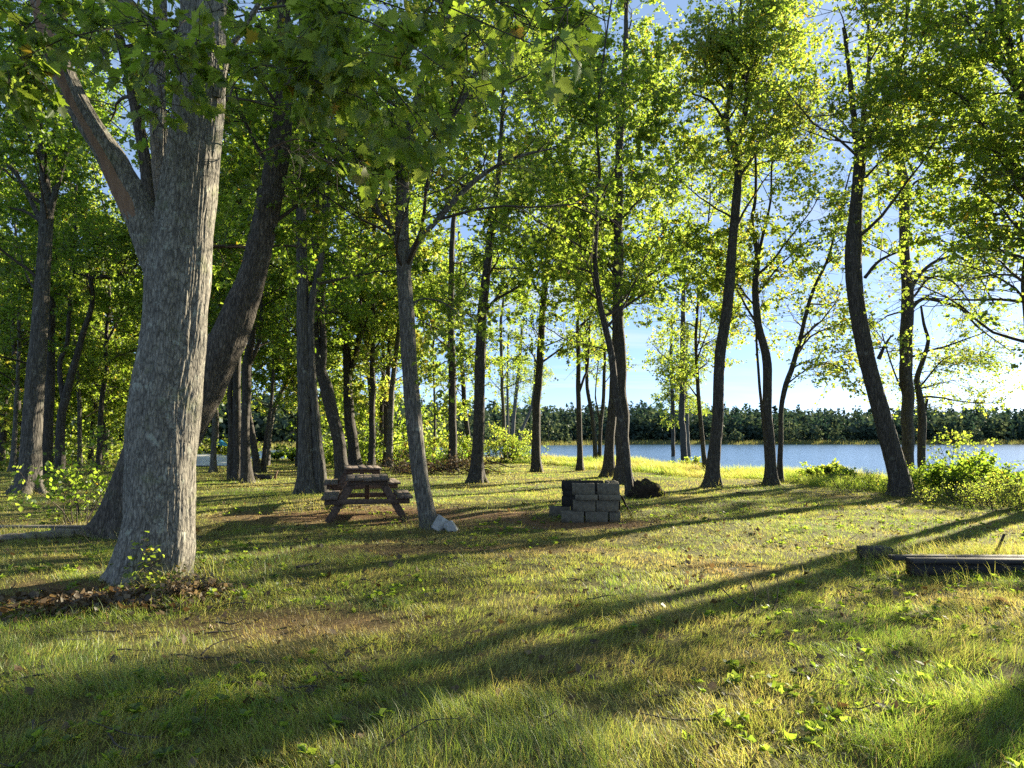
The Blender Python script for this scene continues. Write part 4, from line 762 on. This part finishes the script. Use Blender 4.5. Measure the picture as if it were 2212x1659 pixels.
for kind, u, v, h_, rot, lab, m_ in (
    ('b', .20, 0, c0, 1, "front left ground block of the fire pit", 0), ('b', .63, .01, c0, -1, "front middle ground block of the fire pit", 0),
    ('b', .96, .14, c0, 89, "ground block turned end on at the fire pit's front right corner", 0),
    ('b', .41, 0, c1, 0, "left second course block on the fire pit front", 0), ('b', .82, .005, c1, 1, "right second course block on the fire pit front", 0),
    ('cap', .45, -.035, c2, 0, "thin slab jutting out at the fire pit front", 0), ('cap', .86, -.02, c2, 2, "shorter looking thin slab right of the jutting slab", 0),
    ('b', .40, .015, c3, 1, "hollow top block on the front left of the fire pit, cells showing", 0), ('b', .845, .0, c3, -2, "hollow top block on the front right of the fire pit", 0),
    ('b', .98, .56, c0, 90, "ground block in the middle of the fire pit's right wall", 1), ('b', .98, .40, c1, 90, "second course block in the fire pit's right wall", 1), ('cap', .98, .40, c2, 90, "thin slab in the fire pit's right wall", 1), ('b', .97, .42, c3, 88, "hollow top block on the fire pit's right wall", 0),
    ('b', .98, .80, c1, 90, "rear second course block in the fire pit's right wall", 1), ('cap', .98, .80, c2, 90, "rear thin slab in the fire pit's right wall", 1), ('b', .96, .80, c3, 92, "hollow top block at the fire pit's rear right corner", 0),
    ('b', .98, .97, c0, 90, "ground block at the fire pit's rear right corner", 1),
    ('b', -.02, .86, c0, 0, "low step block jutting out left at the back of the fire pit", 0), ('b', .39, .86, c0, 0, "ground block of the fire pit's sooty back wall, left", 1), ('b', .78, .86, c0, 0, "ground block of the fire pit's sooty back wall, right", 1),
    ('b', .22, .86, c1, 0, "second course block of the dark back wall, left", 1), ('b', .62, .86, c1, 0, "second course block of the dark back wall, right", 1),
    ('cap', .24, .86, c2, 0, "thin slab of the dark back wall, left", 1), ('cap', .65, .86, c2, 0, "thin slab of the dark back wall, right", 1),
    ('b', .22, .86, c3, 0, "top block of the dark back wall, left", 1), ('b', .62, .86, c3, 0, "top block of the dark back wall, right", 1)):
    place_block(kind, u, v, h_, rot, lab, M_DARKBLOCK if m_ else M_BLOCK)
# grill rack leaning on the right wall
gp = rotz(fyaw) @ np.array([1.12, .30, 0]); root = thing("grill_rack", "rusty grill rack with loop handle leaning on the fire pit's right side", "grill rack", (fx + gp[0], fy + gp[1], fg), None, fyaw)
ln_ = .52; dx = .22; b = MB(); top = np.array([-.02, 0, .46]); bot = np.array([.20, 0, .0])
for yy in (-.22, .22): b.tube([bot + [0, yy, 0], top + [0, yy, 0]], [.007, .007], 6)
for q in (0.02, .5, .98): b.tube([bot + (top - bot) * q + [0, -.22, 0], bot + (top - bot) * q + [0, .22, 0]], [.006, .006], 6)
b.build("frame", M_STEEL, root)
b = MB()
for yy in np.linspace(-.18, .18, 9): b.tube([bot + [0, yy, .0], top + [0, yy, 0]], [.0035, .0035], 5)
b.build("grate", M_STEEL, root)
b = MB(); b.tube(catmull([bot + (top - bot) * .70 + [0, -.22, 0], [.16, -.22, .335], [.25, -.22, .31], [.275, -.22, .25], [.25, -.22, .19], bot + (top - bot) * .28 + [0, -.22, 0]], .02), np.full(len(catmull([bot + (top - bot) * .70 + [0, -.22, 0], [.16, -.22, .335], [.25, -.22, .31], [.275, -.22, .25], [.25, -.22, .19], bot + (top - bot) * .28 + [0, -.22, 0]], .02)), .005), 6); b.build("handle", M_STEEL, root)
# ------------------------------------------------------------------ lumps: stones, stump, rotten log
def lump(name, label, cat, p, size, m_, seed, rough=.35, yaw=0, tilt=0, group=None, res=28, flat=0):
    a = np.linspace(0, 2 * np.pi, res, endpoint=False); e = np.linspace(-np.pi / 2, np.pi / 2, res // 2); A, E = np.meshgrid(a, e)
    d = np.stack([np.cos(A) * np.cos(E), np.sin(A) * np.cos(E), np.sin(E)], -1)
    r = 1 + rough * (fbm(d[..., 0] * 1.7 + 5, d[..., 1] * 1.7 + 5, d[..., 2] * 1.7 + 5, seed, 4) - .5) * 2
    if flat: q = np.abs(d) ** flat; r = r * (1 / q.sum(-1)) ** (1 / flat)
    V = d * r[..., None] * np.array(size) / 2; V = V.reshape(-1, 3) @ (rotz(yaw) @ roty(tilt)).T
    i = np.arange(A.size).reshape(A.shape); j = np.roll(i, -1, 1); f = np.stack([i[:-1], j[:-1], j[1:], i[1:]], -1).reshape(-1, 4)
    o = mk(name, V, f, m_, smooth=not flat); o.location = p; return tag(o, label, cat, group)
g = ground_at(958, 1148)
b = MB(); b.box((0, 0, .10), (.24, .06, .24), rotz(.4) @ roty(.62), bev=.012, rng=np.random.default_rng(3), jit=.006); o = b.build("stone_slab", M_STONE, None); o.location = g + [-.05, .04, 0]; tag(o, "pale flat stone slab propped against the slender maple's foot", "stone")
b = MB(); b.box((0, 0, .05), (.22, .11, .14), rotz(-.2) @ roty(.9), bev=.012, rng=np.random.default_rng(4), jit=.008); o = b.build("stone_slab", M_STONE, None); o.location = g + [.13, -.02, 0]; tag(o, "smaller pale stone leaning beside the propped slab", "stone")
g = ground_at(1399, 1074); root = thing("tree_stump", "dark rotten stump clump with grass on top, right of the fire pit", "stump", tuple(g))
o = lump("wood", None, None, (0, 0, .10), (.95, .6, .62), M_SOIL, 8, .6, .1); o.parent = root
r2 = np.random.default_rng(70); n = 500; X = r2.uniform(-.4, .4, n); Y = r2.uniform(-.22, .2, n)
blades("grass_tuft", None, None, np.stack([X, Y, .30 * np.sqrt(np.clip(1 - (X / .46) ** 2 - (Y / .3) ** 2, 0, 1)) - .02], -1), r2.uniform(.06, .2, n), np.full(n, .005), r2.normal(0, .4, (n, 2)), r2.uniform(.3, .8, n), np.ones(n, bool), rng=r2).parent = root
g = ground_at(568, 1036); root = thing("rotten_log", "small rotten log piece with an upright splinter near the forked trunk", "log", tuple(g))
b = MB(); q = catmull([[-.45, .05, .06], [-.1, 0, .1], [.3, -.02, .05]], .06); b.tube(q, np.interp(np.arange(len(q)), [0, len(q) - 1], [.12, .08]) * (1 + .25 * np.random.default_rng(4).normal(0, 1, len(q))), 10); b.build("log", M_TIMBER, root)
b = MB(); b.tube([[.42, 0, -.02], [.46, 0, .18], [.53, .02, .34]], [.06, .045, .02], 8); b.build("splinter", M_BAREWOOD, root)
# fallen branches
def fallen(name, label, paths, Z=None, r0=.012, m_=M_TWIG, lift=.02):
    P0 = ground_at(*paths[0][0][:2]); root = None; b = MB()
    for pi, pth in enumerate(paths):
        pts = []
        for q in pth:
            p = at(q[0], q[1], q[2]) if len(q) > 2 else ground_at(*q[:2]) + [0, 0, lift]
            pts.append(p - P0)
        c = catmull(pts, .03); rr = np.linspace(1, .35, len(c)) * r0 * (1 if pi == 0 else .7); b.tube(c, rr * (1 + .1 * np.sin(np.arange(len(c)) * 1.9)), 6)
    o = b.build(name, m_, None, True); o.location = P0; return tag(o, label, "branch")
Zb = ground_at(1620, 1320)[1]
fallen("fallen_branch", "bare forked twig sticking up from the lawn in front of the timber pit", [[(1672, 1318, Zb), (1640, 1321, Zb), (1622, 1320, Zb), (1590, 1302, Zb + .1), (1560, 1272, Zb + .2), (1553, 1268, Zb + .2)], [(1618, 1320, Zb), (1627, 1300, Zb), (1631, 1286, Zb), (1622, 1262, Zb - .05), (1602, 1238, Zb - .1)], [(1655, 1320, Zb), (1660, 1300, Zb), (1657, 1270, Zb)], [(1668, 1318, Zb), (1678, 1294, Zb), (1681, 1260, Zb), (1674, 1238, Zb)]], r0=.010)
fallen("fallen_branch", "dead branch lying in the tall grass right of the sturdy dark trunk", [[(1053, 1004), (1075, 1010), (1095, 1018), (1110, 1022)]], r0=.05, lift=.22)
fallen("fallen_branch", "thin bent branch on the lawn left of the fire pit", [[(1105, 1063), (1130, 1057), (1155, 1062), (1185, 1068)], [(1150, 1061), (1165, 1050), (1172, 1046)]], r0=.011, lift=.05)
fallen("fallen_branch", "short stick on the grass beyond the fire pit, towards the lake", [[(1590, 1068), (1612, 1070), (1618, 1066)]], r0=.02, lift=.05)
fallen("fallen_branch", "dark thin stick on the lawn right of the huge maple", [[(640, 1232), (668, 1226), (690, 1222), (694, 1214)]], r0=.014, lift=.03)
fallen("fallen_branch", "fine twig on the yellow grass right of the huge maple's foot", [[(612, 1275), (640, 1268), (665, 1272), (690, 1276)]], r0=.006, lift=.04)
fallen("fallen_branch", "dark stick stub poking out of the near grass", [[(1250, 1622), (1256, 1640), (1268, 1652)]], r0=.012, lift=.04)
fallen("fallen_branch", "long thin branch along the shore grass beside the fused double trunk", [[(585, 1026), (620, 1027), (650, 1024), (660, 1020)]], r0=.03, lift=.12)
# brush pile: every big stick of it bent the same way would be a lie; one tangled heap
r2 = np.random.default_rng(71); g = ground_at(960, 1024); root = thing("brush_pile", "tangled pile of cut twigs and dead leaves round the straight dark trunk", "brush pile", tuple(g))
n = 220; st = np.stack([r2.uniform(-2.0, 1.8, n), r2.normal(0, .45, n), r2.uniform(0, .35, n)], -1); a = r2.uniform(0, 6.28, n)
P_ = grow(r2, st, np.stack([np.cos(a), np.sin(a) * .5, r2.uniform(-.1, .7, n)], -1), r2.uniform(.5, 1.5, n), 6, .18, -.03); V, F_ = tubes(P_, np.full((n, 6), .009) * np.linspace(1.3, .4, 6), 4); mk("twig_tangle", V, F_, M_TWIG, root)['kind'] = 'stuff'
idx = np.repeat(np.arange(n), 10); p, d = along(P_[idx], r2.random(len(idx))); V, F_, ti = leaves(r2, p, d, r2.uniform(.05, .1, len(p)), np.clip(r2.normal(.35, .2, len(p)), 0, 1)); o = mk("dead_leaves", V, F_, M_DEAD, root, tint=ti); o['kind'] = 'stuff'
# ------------------------------------------------------------------ timber pits
g = ground_at(1968, 1252); bx0, by0 = g[0], g[1]; gg = g[2] + .035
root = thing("timber_kerb", "dark timber edging with a wide plank on top in the right foreground", "timber", (bx0 + .05, by0, gg), None, math.radians(-1))
b = MB(); b.box((1.5, .16, .055), (2.94, .20, .15), bev=.012, rng=np.random.default_rng(1), jit=.002); b.build("beam", M_TIMBER, root)
b = MB(); b.box((1.48, .075, .155), (3.0, .175, .045), bev=.006); b.box((1.43, .262, .157), (3.1, .175, .045), bev=.006); b.build("plank", M_TIMBER, root)
g = ground_at(1862, 1212); root = thing("timber_kerb", "grass covered rear timber behind the plank topped one, its left end showing", "timber", (g[0], g[1], g[2]), None, math.radians(-2))
b = MB(); b.box((1.8, .10, .0), (2.8, .19, .13), bev=.012, rng=np.random.default_rng(2), jit=.003); b.build("beam", M_TIMBER, root)
b = MB(); b.box((.19, .06, .085), (.38, .20, .17), bev=.014, rng=np.random.default_rng(5), jit=.005); b.build("end_block", M_TIMBER, root)
b = MB(); b.box((2.6, .11, .08), (1.2, .16, .026), bev=.006); b.build("plank", M_GREYWOOD, root)
g = ground_at(2150, 1200); b = MB(); b.tube([[0, 0, -.05], [.05, 0, .1], [.115, -.02, .27]], [.016, .016, .016], 8); o = b.build("steel_stake", M_STEEL, None); o.location = g; tag(o, "rusty steel stake leaning in the grass of the timber pit", "stake")
g = ground_at(160, 1162); root = thing("timber_kerb", "weathered grey log and board edging beside the sapling, left edge", "timber", tuple(g))
b = MB(); q = catmull([[0, 0, .05], [-.35, -.12, .055], [-.8, -.45, .05], [-1.3, -.9, .04], [-1.8, -1.3, .03]], .05); b.tube(q, .062 + .008 * np.sin(np.arange(len(q)) * 1.3), 10); b.build("log", M_GREYWOOD, root, True)
b = MB(); b.box((-1.15, .32, .13), (2.3, .14, .035), bev=.005); b.box((-.28, .30, .055), (.5, .10, .11), bev=.01); b.build("board", M_GREYWOOD, root)
# tufts of long grass round the timbers
r2 = np.random.default_rng(80); XX, YY = [], []
for (px, py, sx, sy, k) in ((1905, 1206, .30, .10, 260), (1990, 1212, .6, .10, 500), (2090, 1205, .7, .16, 900), (2190, 1208, .4, .15, 260), (1950, 1240, .25, .12, 140), (2060, 1262, .9, .05, 90), (60, 1165, .5, .15, 300), (390, 1270, .35, .1, 160), (430, 1255, .15, .1, 60), (700, 1110, .6, .2, 160), (1330, 1126, .25, .06, 130), (930, 1144, .3, .08, 120)):
    c = ground_at(px, py); XX.append(c[0] + r2.normal(0, sx, k)); YY.append(c[1] + r2.normal(0, sy, k))
for (tx, ty, tr) in BASES:
    if ty < 34:
        k = int(40 + tr * 260); a = r2.uniform(0, 6.28, k); rr = tr * 1.25 + np.abs(r2.normal(0, .16, k)); XX.append(tx + rr * np.cos(a)); YY.append(ty + rr * np.sin(a))
X = np.concatenate(XX); Y = np.concatenate(YY); n = len(X)
blades("long_grass", "long pale seed grass tufts around the timbers and trunks", "grass", np.stack([X, Y, gz(X, Y) - .005], -1), r2.uniform(.10, .34, n), np.full(n, .0042) * r2.uniform(.7, 1.3, n), np.stack([-.3 + r2.normal(0, .3, n), r2.normal(0, .3, n)], -1), np.clip(r2.normal(.45, .15, n), .1, .9), np.ones(n, bool), rng=r2, bend=.9)
# ------------------------------------------------------------------ boats and parasol on the left shore
def hull(name, label, cat, p, Lh, Wd, Ht, yaw, m_, upside=True):
    n, k = 24, 17; s_ = np.linspace(-1, 1, n); a = np.linspace(0, np.pi, k); Sg, Ag = np.meshgrid(s_, a, indexing='ij')
    wd_ = (1 - np.abs(Sg) ** 2.4) ** .6; V = np.stack([Sg * Lh / 2, np.cos(Ag) * Wd / 2 * wd_, np.sin(Ag) ** .8 * Ht * (.35 + .65 * wd_) + .0], -1).reshape(-1, 3)
    i = np.arange(n * k).reshape(n, k); f = np.stack([i[:-1, :-1], i[1:, :-1], i[1:, 1:], i[:-1, 1:]], -1).reshape(-1, 4)
    root = thing(name, label, cat, p, None, yaw); mk("hull", V, f, m_, root, smooth=True)
    b = MB(); q = np.stack([s_ * Lh / 2, Wd / 2 * (1 - np.abs(s_) ** 2.4) ** .6 + .01, 0 * s_ + .03], -1); b.tube(q, np.full(n, .025), 6); b.tube(q * [1, -1, 1], np.full(n, .025), 6); b.build("gunwale", M_GREYWOOD, root)
    b = MB(); b.tube(np.stack([s_ * Lh * .45, 0 * s_, Ht * (.35 + .65 * (1 - np.abs(s_ * .9) ** 2.4) ** .6) + .015], -1), np.full(n, .02), 6); b.build("keel", M_WHITE, root); return root
x, y = px_xy(438, 1005, 38); hull("rowing_boat", "white rowing boat lying upside down behind the huge maple", "boat", (x, y, float(gz(x, y)) + .05), 3.6, 1.3, .5, .15, M_WHITE)
x, y = px_xy(474, 1008, 36.5); hull("canoe", "low white canoe upside down beside the white rowing boat", "boat", (x, y, float(gz(x, y)) + .04), 2.6, .7, .22, -.05, M_WHITE)
x, y = px_xy(476, 1000, 45); g = float(gz(x, y)); root = thing("parasol", "blue parasol half hidden behind trunks by the left shore", "parasol", (x, y, g))
b = MB(); b.tube([[0, 0, 0], [0, 0, 1.35]], [.02, .02], 8); b.build("pole", M_WHITE, root)
a = np.linspace(0, 2 * np.pi, 8, endpoint=False); V = np.vstack([[0, 0, 1.36], np.stack([.45 * np.cos(a), .45 * np.sin(a), 0 * a + 1.05], -1), np.stack([.45 * np.cos(a), .45 * np.sin(a), 0 * a + .97], -1)]); f3 = np.array([[0, 1 + i, 1 + (i + 1) % 8] for i in range(8)]); f4 = np.array([[1 + i, 9 + i, 9 + (i + 1) % 8, 1 + (i + 1) % 8] for i in range(8)]); mk("canopy", V, [f3, f4], M_BLUE, root)
# ------------------------------------------------------------------ far shore: reeds, wood, single trees on the bank
r2 = np.random.default_rng(95); n = 42000; X = r2.uniform(-130, 330, n); d = r2.uniform(.3, 16, n) ** 1.0; Y = far_y(X) + d; hgt = r2.uniform(.6, 1.7, n) * (1 + .5 * (fbm(X * .05, Y * .1, 0, 3, 2) - .5))
P = np.stack([X, Y, far_z(X, Y)], -1)
M_REED = leaf_mat("reed_blade", [(0, (.12, .10, .04)), (.5, (.20, .19, .06)), (1, (.14, .19, .05))], [(0, (.2, .16, .05)), (.5, (.34, .32, .09)), (1, (.3, .36, .08))], .45, .03)
blades("reed_bed", "pale yellow reed bed along the far side of the lake", "reeds", P, hgt, np.full(n, .16), r2.normal(0, .2, (n, 2)), r2.random(n), np.zeros(n, bool), M_REED, r2)
def crown_pts(r2, nq, H, Rr, conifer):
    t = r2.random(nq)
    if conifer: prof = (1 - t) ** .8 * (0.75 + .35 * np.sin(t * 34)); z = H * (.08 + .92 * t)
    else: prof = np.sqrt(np.clip(1 - (2 * t - 1) ** 2, 0, 1)) * (1 + .25 * np.sin(r2.uniform(0, 6) + t * 9)); z = H * (.10 + .88 * t)
    a = r2.uniform(0, 6.28, nq); lob = 1 + .28 * np.sin(3 * a + r2.uniform(0, 6)) + .15 * np.sin(5 * a + t * 7); r = Rr * prof * lob * r2.random(nq) ** .35
    return np.stack([r * np.cos(a), r * np.sin(a), z], -1)
rows = []; n_tr = 2400; VV, FF, TT, off = [], [], [], 0
for i in range(n_tr):
    X = r2.uniform(-190, 330); d = 16 + 95 * r2.random() ** 1.1; Y = float(far_y(X)) + d; con = r2.random() < .45; H = r2.uniform(5.5, 11.5) * (.8 + .5 * float(fbm(X * .02, Y * .02, 0, 96, 3))) * (1.12 if con else .95); Rr = H * (.2 if con else .33)
    nq = 90 if Y < 300 else 70; p = crown_pts(r2, nq, H, Rr, con) + [X, Y, float(far_z(X, Y))]
    V, F_, ti = leaves(r2, p, np.stack([p[:, 0] - X, p[:, 1] - Y, 0 * p[:, 0]], -1) * .6, r2.uniform(.9, 1.7, nq) * (.85 if con else 1.15), np.clip((.25 if con else .5) + r2.normal(0, .14) + r2.normal(0, .1, nq), 0, 1), upn=.9, droop=.35)
    VV.append(V); FF.append(F_[0] + off); TT.append(ti); off += len(V)
tag(mk("far_wood", np.concatenate(VV), [np.concatenate(FF)], M_NEEDLE, tint=np.concatenate(TT)), "dark mixed wood covering the far side of the lake", "far wood", kind='stuff')
bank = ((1745, 232, 8.5, 3.2, 0, "largest pale tree on the far bank, a twin crown between the sweeping and bowing trunks"), (1846, 234, 8.3, 2.2, 1, "pale lone pine on the far bank left of the bowing trunk"), (1798, 236, 6, 1.4, 0, "narrow pale tree on the far bank next to the lone pine"), (1705, 236, 5, 2.0, 0, "low pale tree on the far bank by the sweeping trunk"), (2115, 236, 7.5, 2.4, 1, "pale pine on the far bank at the right"), (2015, 236, 6, 2.2, 0, "round pale tree on the far bank over the tall sapling"), (2150, 236, 5.2, 2.6, 0, "bushy pale tree on the far bank near the right edge"), (1965, 236, 5.0, 2.3, 0, "bushy pale tree on the far bank behind the grey trunk"), (2075, 238, 5.4, 1.9, 1, "small pointed pine on the far bank"),
        (1190, 210, 8.5, 4.2, 0, "big round pale tree on the far bank left of the fire pit"), (1228, 218, 6, 1.5, 1, "pointed young pine beside the big round far tree"), (1130, 195, 8, 4, 0, "round tree on the far bank behind the slender cluster"), (1570, 236, 5, 2.4, 0, "low bushy tree on the far bank beside the bold trunk"), (1610, 236, 4.6, 2.2, 0, "low bushy tree on the far bank before the scarred trunk"), (1030, 185, 8.5, 4.2, 0, "broad tree on the far bank by the sturdy trunk"), (930, 178, 9, 4.5, 0, "broad tree on the far bank right of the slender maple"))
for i, (px, Y, H, Rr, con, lab) in enumerate(bank):
    X = (px - 1106) / F * Y; r3 = np.random.default_rng(500 + i); Y = max(Y, float(far_y(X)) + 7); g = float(far_z(np.array(X), np.array(Y))); root = thing("far_tree", lab, "tree", (X, Y, g), "single trees on the far bank"); nq = 420
    cl_ = np.concatenate([crown_pts(r3, nq // 3, H * s_, Rr * .62, con) + [ox * Rr, oy * Rr, 0] for s_, ox, oy in ((1, 0, 0), (.8, .55, .1), (.72, -.5, -.1))]) if not con else crown_pts(r3, nq, H, Rr, 1)
    V, F_, ti = leaves(r3, cl_, cl_ * [1, 1, 0] * .5, r3.uniform(.45, .95, len(cl_)), np.clip(.72 + r3.normal(0, .14, len(cl_)), 0, 1)); mk("crown", V, F_, M_NEEDLE, root, tint=ti)
    b = MB(); b.tube([[0, 0, -.2], [.05, 0, H * .4], [0, .05, H * .9]], [.16, .11, .03], 7); b.build("trunk", M_BARKP, root)
